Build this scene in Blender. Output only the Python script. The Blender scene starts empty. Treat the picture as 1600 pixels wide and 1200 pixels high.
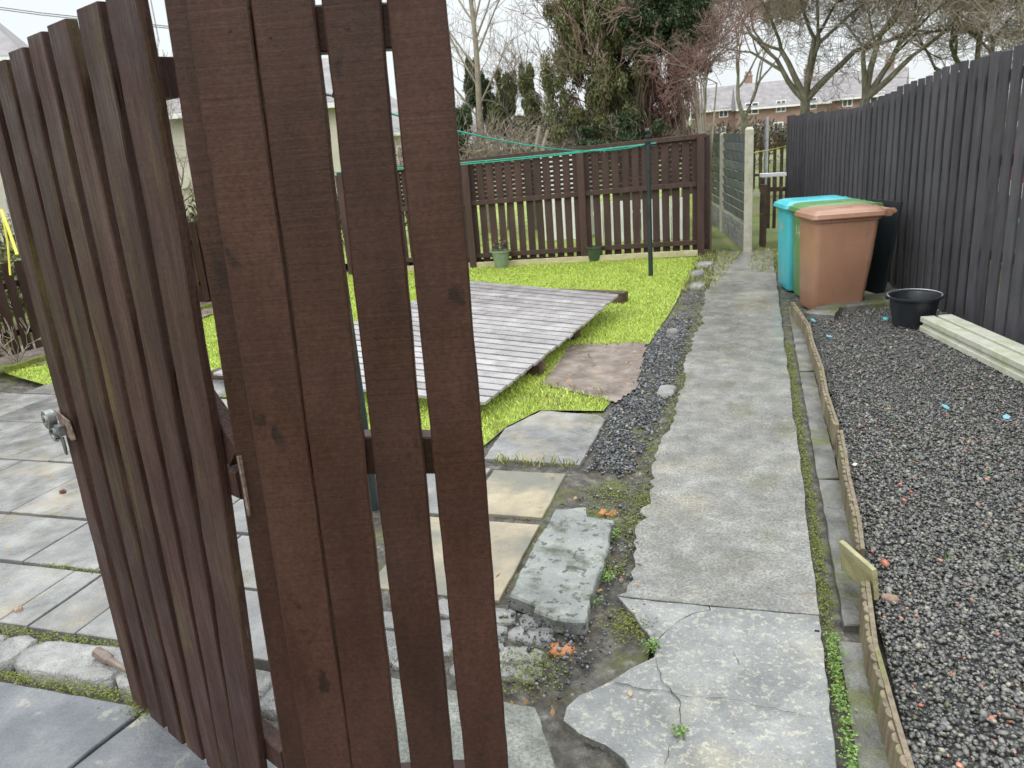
import bpy, bmesh, math, random
import numpy as np
from mathutils import Vector, Matrix
random.seed(7); rng = np.random.default_rng(7)
R_ = math.radians
sc = bpy.context.scene; col = sc.collection

# ------------------------------------------------------------------ camera
H = 1.6                       # eye height
F = 1200.0                    # focal length in px of a 1600 px wide frame
_p = math.atan(376 / F); _r = R_(4.6)
_down = np.array([math.sin(_r)*math.cos(_p), math.cos(_r)*math.cos(_p), math.sin(_p)])
_v = np.array([(1181-800)/F, (198-600)/F, 1.]); _v -= _v.dot(_down)*_down; _v /= np.linalg.norm(_v)
W = np.array([np.cross(_v, -_down), _v, -_down])      # world (X right, Y along the path, Z up) from camera axes
def at(px, py, z=0.0):
    d = W @ np.array([(px-800)/F, (py-600)/F, 1.]); t = (z-H)/d[2]
    return Vector((t*d[0], t*d[1], z))
def far(px, py, d):
    r = W @ np.array([(px-800)/F, (py-600)/F, 1.]); r = r/math.hypot(r[0], r[1])
    return Vector((r[0]*d, r[1]*d, H+r[2]*d))
cd = bpy.data.cameras.new('camera'); cam = bpy.data.objects.new('camera', cd); col.objects.link(cam)
cd.sensor_width = 36; cd.lens = 27; cd.clip_start = 0.05; cd.clip_end = 1500
r_, d_, f_ = W[:, 0], W[:, 1], W[:, 2]
cam.matrix_world = Matrix(((r_[0], -d_[0], -f_[0], 0), (r_[1], -d_[1], -f_[1], 0), (r_[2], -d_[2], -f_[2], H), (0, 0, 0, 1)))
cd.dof.use_dof = True; cd.dof.focus_distance = 2.6; cd.dof.aperture_fstop = 9.0
sc.camera = cam
sc.view_settings.view_transform = 'Standard'; sc.view_settings.look = 'None'
sc.view_settings.exposure = 0.22; sc.view_settings.gamma = 1

# ------------------------------------------------------------------ sky: overcast deck brightest overhead, over a faint clear sky
wd = bpy.data.worlds.new('World'); sc.world = wd; wd.use_nodes = True
nt = wd.node_tree; N = nt.nodes; L = nt.links; N.clear()
out = N.new('ShaderNodeOutputWorld'); add = N.new('ShaderNodeAddShader')
bg1 = N.new('ShaderNodeBackground'); bg2 = N.new('ShaderNodeBackground')
sky = N.new('ShaderNodeTexSky'); sky.sky_type = 'NISHITA'; sky.sun_disc = False
sky.sun_elevation = R_(38); sky.sun_rotation = R_(150); sky.dust_density = 4
L.new(sky.outputs[0], bg1.inputs[0]); bg1.inputs[1].default_value = 0.012
tc = N.new('ShaderNodeTexCoord'); sx = N.new('ShaderNodeSeparateXYZ'); L.new(tc.outputs['Generated'], sx.inputs[0])
mr = N.new('ShaderNodeMapRange'); mr.inputs[1].default_value = 0.25; mr.inputs[2].default_value = 1
mr.inputs[3].default_value = 0.83; mr.inputs[4].default_value = 3.0; L.new(sx.outputs[2], mr.inputs[0])
nz = N.new('ShaderNodeTexNoise'); nz.inputs['Scale'].default_value = 2.2; nz.inputs['Detail'].default_value = 5
mp = N.new('ShaderNodeMapping'); mp.inputs['Scale'].default_value = (1, 1, 3); L.new(tc.outputs['Generated'], mp.inputs[0]); L.new(mp.outputs[0], nz.inputs[0])
mr2 = N.new('ShaderNodeMapRange'); mr2.inputs[1].default_value = .3; mr2.inputs[2].default_value = .7; mr2.inputs[3].default_value = .965; mr2.inputs[4].default_value = 1.03
L.new(nz.outputs[0], mr2.inputs[0])
mu = N.new('ShaderNodeMath'); mu.operation = 'MULTIPLY'; L.new(mr.outputs[0], mu.inputs[0]); L.new(mr2.outputs[0], mu.inputs[1])
bg2.inputs[0].default_value = (0.93, 0.975, 1.0, 1); L.new(mu.outputs[0], bg2.inputs[1])
L.new(bg1.outputs[0], add.inputs[0]); L.new(bg2.outputs[0], add.inputs[1]); L.new(add.outputs[0], out.inputs[0])
sd = bpy.data.lights.new('sun', 'SUN'); sd.energy = 0.6; sd.angle = R_(25); sd.color = (1, .97, .92)
so = bpy.data.objects.new('sun', sd); col.objects.link(so); so.rotation_euler = (R_(52), 0, R_(-30))

# ------------------------------------------------------------------ materials
def mat(name, ramp, scale=6, stretch=(1, 1, 1), rough=(.5, .6), bump=.3, bscale=40, bstretch=None, bdist=.004,
        island=0.0, second=None, spec=.5, coords='Object', metallic=0, detail=6, rscale=None, lines=None, coat=0, grain=.22, gscale=170):
    """ramp: [(pos, (r,g,b)), ...] over a noise; second: (colour, scale, lo, hi, stretch) patches laid over it."""
    m = bpy.data.materials.new(name); m.use_nodes = True
    nt = m.node_tree; N = nt.nodes; L = nt.links; b = N['Principled BSDF']
    tc = N.new('ShaderNodeTexCoord'); oi = N.new('ShaderNodeObjectInfo')
    va = N.new('ShaderNodeVectorMath'); va.operation = 'MULTIPLY_ADD'; va.inputs[1].default_value = (1, 1, 1)
    cm = N.new('ShaderNodeCombineXYZ')
    for i in range(3): L.new(oi.outputs['Random'], cm.inputs[i])
    sc_ = N.new('ShaderNodeVectorMath'); sc_.operation = 'SCALE'; sc_.inputs['Scale'].default_value = 17; L.new(cm.outputs[0], sc_.inputs[0])
    L.new(tc.outputs[coords], va.inputs[0]); L.new(sc_.outputs[0], va.inputs[2])
    src = va.outputs[0]
    geo = N.new('ShaderNodeNewGeometry')
    if island:
        cm2 = N.new('ShaderNodeCombineXYZ')
        for i in range(3): L.new(geo.outputs['Random Per Island'], cm2.inputs[i])
        s2 = N.new('ShaderNodeVectorMath'); s2.operation = 'SCALE'; s2.inputs['Scale'].default_value = 31; L.new(cm2.outputs[0], s2.inputs[0])
        a2 = N.new('ShaderNodeVectorMath'); a2.operation = 'ADD'; L.new(src, a2.inputs[0]); L.new(s2.outputs[0], a2.inputs[1]); src = a2.outputs[0]
    def noise(s, st, det=detail, ro=.6):
        mp = N.new('ShaderNodeMapping'); mp.inputs['Scale'].default_value = st; L.new(src, mp.inputs[0])
        n = N.new('ShaderNodeTexNoise'); n.inputs['Scale'].default_value = s; n.inputs['Detail'].default_value = det; n.inputs['Roughness'].default_value = ro
        L.new(mp.outputs[0], n.inputs[0]); return n.outputs[0]
    n1 = noise(scale, stretch)
    cr = N.new('ShaderNodeValToRGB'); e = cr.color_ramp.elements
    while len(e) < len(ramp): e.new(.5)
    for i, (p, c) in enumerate(ramp): e[i].position = p; e[i].color = (*c, 1)
    L.new(n1, cr.inputs[0]); colr = cr.outputs[0]
    for s in (second or []):
        c2, s_, lo, hi, st = s[:5]
        n2 = noise(s_, st); m2 = N.new('ShaderNodeMapRange'); m2.inputs[1].default_value = lo; m2.inputs[2].default_value = hi; L.new(n2, m2.inputs[0])
        if len(s) > 5: m2.inputs[4].default_value = s[5]
        mx = N.new('ShaderNodeMix'); mx.data_type = 'RGBA'; L.new(m2.outputs[0], mx.inputs[0]); L.new(colr, mx.inputs[6]); mx.inputs[7].default_value = (*c2, 1); colr = mx.outputs[2]
    if island:
        mri = N.new('ShaderNodeMapRange'); mri.inputs[3].default_value = 1-island; mri.inputs[4].default_value = 1+island; L.new(geo.outputs['Random Per Island'], mri.inputs[0])
        vs = N.new('ShaderNodeVectorMath'); vs.operation = 'SCALE'; L.new(colr, vs.inputs[0]); L.new(mri.outputs[0], vs.inputs['Scale']); colr = vs.outputs[0]
    if grain:
        gn = noise(gscale, (1, 1, 1), 3, .7); gm = N.new('ShaderNodeMapRange'); gm.inputs[1].default_value = .3; gm.inputs[2].default_value = .7
        gm.inputs[3].default_value = 1-grain; gm.inputs[4].default_value = 1+grain; L.new(gn, gm.inputs[0])
        gv = N.new('ShaderNodeVectorMath'); gv.operation = 'SCALE'; L.new(colr, gv.inputs[0]); L.new(gm.outputs[0], gv.inputs['Scale']); colr = gv.outputs[0]
    L.new(colr, b.inputs['Base Color'])
    rn = noise(rscale or scale*.7, (1, 1, 1), 3); mrr = N.new('ShaderNodeMapRange'); mrr.inputs[1].default_value = .35; mrr.inputs[2].default_value = .65
    mrr.inputs[3].default_value = rough[0]; mrr.inputs[4].default_value = rough[1]; L.new(rn, mrr.inputs[0]); L.new(mrr.outputs[0], b.inputs['Roughness'])
    b.inputs['Specular IOR Level'].default_value = spec; b.inputs['Metallic'].default_value = metallic
    if coat: b.inputs['Coat Weight'].default_value = coat; b.inputs['Coat Roughness'].default_value = .15
    if bump:
        bn = noise(bscale, bstretch or stretch, 5); bp = N.new('ShaderNodeBump'); bp.inputs['Strength'].default_value = bump; bp.inputs['Distance'].default_value = bdist
        L.new(bn, bp.inputs['Height'])
        last = bp
        for (ls, lst, lstr, ld) in (lines or []):
            ln = noise(ls, lst, 3); bq = N.new('ShaderNodeBump'); bq.inputs['Strength'].default_value = lstr; bq.inputs['Distance'].default_value = ld
            L.new(ln, bq.inputs['Height']); L.new(last.outputs[0], bq.inputs['Normal']); last = bq
        L.new(last.outputs[0], b.inputs['Normal'])
    return m
V1 = (1, 1, 1); ZS = (1, 1, .08); SAW = (.25, .25, 12)
M = {}
M['gate'] = mat('dark_brown_paint', [(.25, (.026, .0100, .0062)), (.5, (.043, .0178, .0115)), (.75, (.062, .0275, .0190))], 9, (1, 1, .35), (.38, .62), .6, 30, ZS, .004, island=.14, spec=.3, grain=.3, gscale=110,
                second=[((.075, .05, .042), 5, .62, .9, (3, 3, .3), .4), ((.010, .005, .004), 9, .64, .7, (1.2, 1.2, .7), .75), ((.016, .006, .005), 6, .58, .74, (.3, .3, 14), .35), ((.07, .045, .038), 1.6, .6, .8, (1, 1, .6), .4)],
                lines=[(7, SAW, .5, .0025), (200, V1, .6, .0012), (30, (1, 1, .06), .35, .003)])
M['gate_old'] = mat('worn_brown_paint', [(.25, (.023, .0092, .007)), (.5, (.041, .0178, .0136)), (.75, (.08, .043, .035))], 8, (2, 2, .25), (.42, .75), 1, 35, (2, 2, .12), .007, island=.22, spec=.3, grain=.32, gscale=120,
                second=[((.11, .092, .02), 3.2, .56, .74, (3.5, 3.5, .4), .75), ((.2, .16, .14), 26, .7, .78, (3, 3, .08), .7)],
                lines=[(9, SAW, .3, .002), (220, V1, .3, .0008)])
M['fence'] = mat('brown_fence_stain', [(.3, (.036, .017, .013)), (.7, (.075, .038, .030))], 7, (2, 2, .3), (.5, .75), .5, 30, ZS, .003, island=.25)
M['black_fence'] = mat('charcoal_fence_paint', [(.3, (.042, .040, .046)), (.7, (.078, .073, .083))], 7, (2, 2, .4), (.45, .7), .6, 40, ZS, .003, island=.2,
                second=[((.14, .13, .13), 30, .66, .78, (1, 1, .6), .5)])
M['grey_panel'] = mat('slate_grey_paint', [(.3, (.07, .08, .095)), (.7, (.15, .165, .19))], 6, V1, (.4, .7), .3, 30, island=.2)
M['bare_wood'] = mat('weathered_timber', [(.3, (.10, .075, .05)), (.6, (.2, .16, .105)), (.8, (.3, .25, .17))], 9, (4, 4, .4), (.5, .8), .5, 40, (4, 4, .3), .003, island=.25,
                second=[((.13, .15, .04), 5, .5, .7, V1, .7), ((.06, .04, .025), 11, .6, .75, V1, .6)])
M['pale_wood'] = mat('fresh_timber', [(.3, (.42, .36, .2)), (.7, (.62, .55, .36))], 7, (1, 1, 3), (.5, .7), .3, 50, V1, .002, second=[((.3, .33, .14), 6, .5, .7, V1, .6)])
M['old_wood'] = mat('dark_rotting_timber', [(.3, (.03, .02, .014)), (.7, (.12, .075, .045))], 9, V1, (.5, .8), .8, 40, V1, .004, second=[((.35, .17, .06), 8, .6, .68, V1, .8)])
M['deck'] = mat('sky_paled_wet_slats', [(.25, (.2, .18, .18)), (.5, (.33, .31, .31)), (.75, (.42, .405, .405))], 6, (1, 1, 1), (.12, .3), .25, 30, V1, .002, island=.15, spec=.75,  # base lightened to carry the sky's reflection on the wet slats
                second=[((.16, .10, .09), 1.6, .6, .75, V1, .5)])
SPOT = ((.05, .048, .045), 30, .68, .73, V1, .6)
M['slab'] = mat('wet_paving', [(.25, (.10, .10, .10)), (.5, (.195, .192, .185)), (.75, (.33, .32, .30))], 5, V1, (.08, .42), .5, 26, V1, .005, island=.16, rscale=2.5,
                second=[((.34, .27, .15), 2.6, .54, .74, V1, .6), ((.11, .095, .045), 3, .54, .7, (1.6, .8, 1), .65), SPOT], lines=[(240, V1, .4, .001), (9, (1, 1, 1), .4, .006)])
M['slab_dark'] = mat('wet_dark_concrete', [(.25, (.07, .075, .08)), (.5, (.12, .125, .135)), (.75, (.2, .2, .2))], 5, V1, (.12, .45), .6, 30, V1, .006, island=.1,
                second=[((.36, .34, .26), 7, .6, .68, V1, .6), SPOT], lines=[(260, V1, .5, .0012)])
M['slab_yellow'] = mat('sandy_paving', [(.25, (.17, .155, .125)), (.5, (.31, .26, .175)), (.75, (.44, .37, .26))], 4, V1, (.3, .6), .4, 30, V1, .004, island=.08,
                second=[((.14, .14, .115), 3.2, .44, .6, V1, .85), SPOT], lines=[(260, V1, .5, .001)])
M['path'] = mat('old_concrete_path', [(.22, (.10, .097, .088)), (.5, (.18, .175, .16)), (.75, (.28, .272, .25))], 9, V1, (.14, .55), .35, 16, V1, .006, rscale=1.6, grain=.5, gscale=90, detail=9,
                second=[((.36, .31, .2), 2.0, .54, .74, V1, .45), ((.10, .10, .05), 2.6, .54, .68, (1.4, .8, 1), .6), ((.085, .088, .08), 30, .56, .66, V1, .5), ((.40, .39, .35), 60, .62, .7, V1, .5), ((.16, .115, .06), 3.7, .68, .74, (1, 2, 1), .5)],
                lines=[(200, V1, .5, .0012), (45, V1, .4, .003)])
M['path_near'] = mat('smooth_concrete', [(.25, (.10, .103, .10)), (.5, (.175, .178, .173)), (.75, (.28, .28, .265))], 6, V1, (.16, .55), .4, 20, V1, .006,
                second=[((.42, .37, .24), 2.2, .54, .72, V1, .55), ((.50, .46, .34), 60, .54, .62, V1, .42), ((.10, .105, .10), 38, .6, .68, V1, .45), ((.07, .075, .07), 24, .69, .73, V1, .7)], lines=[(240, V1, .5, .001)])
M['kerbstone'] = mat('rough_grey_stone', [(.25, (.14, .135, .125)), (.5, (.25, .245, .235)), (.75, (.36, .35, .33))], 9, V1, (.3, .65), 1, 22, V1, .03, island=.15,
                second=[((.12, .14, .04), 6, .6, .7, V1, .6)], lines=[(110, V1, .6, .003)])
M['dirt'] = mat('mossy_dirt', [(.3, (.022, .019, .015)), (.48, (.06, .053, .042)), (.62, (.12, .11, .09)), (.74, (.26, .25, .225))], 18, V1, (.35, .8), 1, 40, V1, .012,
                second=[((.085, .095, .014), 4, .53, .62, V1, .8), ((.06, .045, .02), 7, .55, .62, V1, .7), ((.24, .235, .21), 40, .66, .7, V1, .7)], lines=[(150, V1, .8, .003)])
M['soil'] = mat('bare_soil', [(.3, (.10, .075, .06)), (.5, (.18, .14, .115)), (.7, (.27, .22, .19))], 7, V1, (.3, .7), .7, 25, (1, 2, 1), .01,
                second=[((.42, .23, .08), 14, .64, .69, V1, .8), ((.1, .11, .03), 4, .6, .7, V1, .5)])
M['turf'] = mat('turf', [(.3, (.12, .13, .025)), (.5, (.23, .29, .05)), (.7, (.32, .38, .08))], 4, V1, (.6, .9), .8, 60, V1, .01)
M['fields'] = mat('rough_ground', [(.35, (.06, .065, .02)), (.5, (.13, .17, .03)), (.65, (.16, .13, .07))], .8, V1, (.6, .9), .6, 10, V1, .02)
M['grass'] = mat('grass_blades', [(.3, (.24, .34, .035)), (.5, (.40, .52, .065)), (.7, (.54, .60, .12))], 1.6, V1, (.35, .6), 0, island=.35, second=[((.42, .38, .11), 2.6, .54, .7, V1, .75), ((.13, .2, .02), 5, .6, .7, V1, .6)])
M['rough_grass'] = mat('rough_grass', [(.3, (.12, .13, .03)), (.5, (.24, .27, .06)), (.7, (.38, .34, .14))], 3, V1, (.4, .7), 0, island=.3)
M['weed'] = mat('weed_leaves', [(.3, (.06, .12, .02)), (.7, (.16, .27, .04))], 20, V1, (.35, .6), 0, island=.35)
M['moss'] = mat('moss', [(.3, (.06, .075, .012)), (.5, (.13, .15, .02)), (.7, (.22, .25, .03))], 30, V1, (.6, .9), 1, 200, V1, .004, island=.2)
M['gravel_bed'] = mat('gravel_ground', [(.4, (.02, .02, .019)), (.5, (.08, .08, .076)), (.62, (.16, .16, .15))], 70, V1, (.25, .5), 1, 70, V1, .02)
M['plastic_black'] = mat('black_plastic', [(.3, (.012, .014, .018)), (.7, (.025, .028, .034))], 5, V1, (.28, .5), .1, 30)
M['pole_paint'] = mat('dark_green_metal', [(.3, (.012, .022, .022)), (.7, (.03, .045, .044))], 8, V1, (.3, .5), .15, 60)
M['steel'] = mat('galvanised_steel', [(.3, (.3, .32, .33)), (.7, (.5, .52, .53))], 12, V1, (.3, .5), .15, 60, metallic=.6)
M['lock_metal'] = mat('dull_lock_metal', [(.3, (.13, .14, .14)), (.7, (.33, .34, .34))], 30, V1, (.25, .5), .2, 80, metallic=.8)
M['rust'] = mat('rusty_plate', [(.3, (.10, .05, .035)), (.7, (.3, .24, .2))], 60, V1, (.4, .7), .4, 100, metallic=.3)
M['rope'] = mat('green_cord', [(.3, (.01, .26, .18)), (.7, (.03, .42, .30))], 30, V1, (.35, .5), .2, 200)
M['mossy_concrete'] = mat('mossy_concrete', [(.3, (.06, .058, .05)), (.5, (.125, .122, .108)), (.7, (.21, .205, .185))], 7, V1, (.35, .7), .8, 40, V1, .006, grain=.35, second=[((.09, .10, .02), 4, .5, .62, V1, .8), ((.05, .04, .02), 9, .6, .68, V1, .6)])
M['lichen_concrete'] = mat('lichen_concrete', [(.25, (.09, .095, .08)), (.5, (.19, .195, .17)), (.75, (.32, .32, .28))], 12, V1, (.3, .65), .9, 30, V1, .012, grain=.45, gscale=100, second=[((.05, .052, .035), 6, .55, .64, V1, .8), ((.09, .11, .03), 3.5, .57, .68, V1, .6)])
M['brown_stone'] = mat('brown_stone', [(.3, (.16, .10, .07)), (.7, (.34, .23, .17))], 20, V1, (.4, .7), .6, 60)
M['leaf_red'] = mat('wet_dead_leaf', [(.3, (.06, .018, .012)), (.7, (.12, .035, .02))], 20, V1, (.3, .5), .3, 60)
M['offcut'] = mat('green_tinged_board', [(.3, (.2, .18, .085)), (.7, (.38, .35, .19))], 8, (1, 1, 3), (.25, .5), .3, 50)
M['leaf_litter'] = mat('dead_leaf_bits', [(.35, (.12, .06, .025)), (.5, (.26, .15, .06)), (.65, (.38, .27, .13))], 3, V1, (.4, .7), 0, island=.4)
def plastic(n, c, d): return mat(n, [(.3, tuple(x*.85 for x in c)), (.7, tuple(min(1, x*1.1) for x in c))], 3, V1, (.28, .5), .12, 60, V1, .002, second=[(d, 5, .6, .8, (2, 2, .4), .55), (tuple(x*.35 for x in d), 6, .62, .72, (7, 7, .7), .4), ((.5, .48, .42), 18, .7, .76, (1, 1, .5), .3)], grain=.12)
M['teal'] = plastic('teal_plastic', (.06, .42, .48), (.05, .25, .28))
M['green'] = plastic('green_plastic', (.11, .25, .09), (.2, .22, .1))
M['brown'] = plastic('tan_brown_plastic', (.335, .178, .112), (.2, .115, .08))
M['white_paint'] = mat('white_paint', [(.3, (.7, .7, .68)), (.7, (.85, .85, .84))], 5, V1, (.4, .6), 0)
M['concrete_post'] = mat('pale_concrete', [(.3, (.34, .32, .25)), (.7, (.5, .48, .39))], 12, V1, (.45, .7), .4, 60, V1, .003, second=[((.2, .22, .12), 6, .58, .7, V1, .6)])
M['lying_post'] = mat('greenish_concrete', [(.3, (.40, .40, .32)), (.7, (.56, .56, .47))], 12, V1, (.4, .65), .3, 60, V1, .002, second=[((.34, .38, .2), 5, .5, .65, V1, .6)])
M['brickred'] = mat('broken_brick', [(.3, (.22, .07, .02)), (.7, (.46, .19, .07))], 30, V1, (.5, .8), .9, 70, V1, .006, second=[((.05, .03, .02), 14, .56, .66, V1, .8)])
M['glaze'] = mat('green_glazed_pot', [(.3, (.16, .22, .14)), (.7, (.3, .37, .26))], 6, V1, (.15, .3), .05, 30)
M['glaze_dark'] = mat('dark_glazed_pot', [(.3, (.04, .07, .04)), (.7, (.08, .12, .07))], 6, V1, (.15, .3), .05, 30)
M['bark'] = mat('bark', [(.3, (.09, .085, .06)), (.5, (.17, .155, .115)), (.7, (.26, .24, .18))], 9, (2, 2, .5), (.6, .9), .8, 30, V1, .01, second=[((.09, .12, .03), 3, .5, .65, V1, .6)])
M['bark_pale'] = mat('pale_birch_bark', [(.3, (.2, .17, .12)), (.7, (.36, .32, .24))], 9, V1, (.5, .8), .4, 30)
M['twig'] = mat('twigs', [(.3, (.24, .2, .16)), (.7, (.42, .35, .28))], 4, V1, (.5, .8), 0)
M['red_twig'] = mat('reddish_twigs', [(.3, (.16, .09, .075)), (.7, (.3, .19, .16))], 4, V1, (.5, .8), 0)
def leafm(n, a, b, c): return mat(n, [(.32, a), (.5, b), (.68, c)], 1.3, V1, (.45, .7), 0, island=.4)
M['ivy'] = leafm('ivy_leaves', (.065, .067, .03), (.14, .15, .055), (.25, .245, .11))
M['ivy_dark'] = leafm('dark_ivy_leaves', (.02, .038, .016), (.045, .075, .028), (.09, .125, .045))
M['conifer'] = leafm('conifer_leaves', (.07, .075, .035), (.13, .145, .055), (.21, .22, .095))
M['dead_leaf'] = leafm('rusty_dead_leaves', (.10, .05, .038), (.18, .09, .068), (.26, .14, .1))
M['hedge'] = leafm('hedge_leaves', (.05, .04, .025), (.1, .08, .05), (.12, .12, .04))
M['render_wall'] = mat('cream_roughcast', [(.3, (.5, .47, .39)), (.7, (.64, .6, .51))], 3, V1, (.7, .9), .5, 60, V1, .01)
M['slate'] = mat('grey_roof_tiles', [(.3, (.15, .14, .145)), (.7, (.27, .245, .245))], 3, V1, (.4, .7), .5, 8, (1, 1, 8), .03)
M['red_brick'] = mat('red_brick_wall', [(.3, (.24, .15, .125)), (.7, (.36, .24, .2))], 3, V1, (.7, .9), .4, 30)  # brick paled so its colour carries the distance haze
M['window'] = mat('window_glass', [(.3, (.05, .06, .07)), (.7, (.12, .14, .16))], 1, V1, (.05, .1), 0)
M['red_metal'] = mat('faded_red_paint', [(.3, (.3, .05, .035)), (.7, (.45, .08, .05))], 3, V1, (.4, .6), .1, 30)
M['shardblue'] = mat('pale_blue_plastic', [(.3, (.10, .30, .38)), (.7, (.2, .42, .48))], 8, V1, (.3, .5), .1, 30)
M['yellow'] = mat('yellow_plastic', [(.3, (.6, .55, .05)), (.7, (.75, .7, .12))], 8, V1, (.4, .5), 0)
M['cable'] = mat('cable_rubber', [(.3, (.05, .05, .055)), (.7, (.08, .08, .085))], 8, V1, (.4, .5), 0)

# stones coloured one by one
def stone_mat(name, stops, rough=.32):
    m = bpy.data.materials.new(name); m.use_nodes = True; N = m.node_tree.nodes; L = m.node_tree.links; b = N['Principled BSDF']
    g = N.new('ShaderNodeNewGeometry'); cr = N.new('ShaderNodeValToRGB'); cr.color_ramp.interpolation = 'CONSTANT'; e = cr.color_ramp.elements
    while len(e) < len(stops): e.new(.5)
    for i, (p, c) in enumerate(stops): e[i].position = p; e[i].color = (*c, 1)
    L.new(g.outputs['Random Per Island'], cr.inputs[0])
    tc = N.new('ShaderNodeTexCoord'); n = N.new('ShaderNodeTexNoise'); n.inputs['Scale'].default_value = 90; L.new(tc.outputs['Object'], n.inputs[0])
    mr = N.new('ShaderNodeMapRange'); mr.inputs[3].default_value = .6; mr.inputs[4].default_value = 1.4; L.new(n.outputs[0], mr.inputs[0])
    v = N.new('ShaderNodeVectorMath'); v.operation = 'SCALE'; L.new(cr.outputs[0], v.inputs[0]); L.new(mr.outputs[0], v.inputs['Scale']); L.new(v.outputs[0], b.inputs['Base Color'])
    b.inputs['Roughness'].default_value = rough; bp = N.new('ShaderNodeBump'); bp.inputs['Strength'].default_value = .4; bp.inputs['Distance'].default_value = .002; L.new(n.outputs[0], bp.inputs['Height']); L.new(bp.outputs[0], b.inputs['Normal'])
    return m
M['gravel'] = stone_mat('wet_gravel', [(0, (.045, .045, .043)), (.2, (.085, .085, .081)), (.35, (.125, .122, .112)), (.65, (.165, .16, .146)), (.86, (.22, .213, .195)), (.93, (.09, .10, .05)), (.97, (.30, .27, .2)), (.987, (.36, .13, .085)), (.995, (.42, .2, .13))])
M['gravel_grey'] = stone_mat('grey_chippings', [(0, (.035, .038, .04)), (.3, (.07, .073, .078)), (.6, (.125, .128, .132)), (.85, (.2, .2, .2)), (.96, (.3, .28, .24))])

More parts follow.
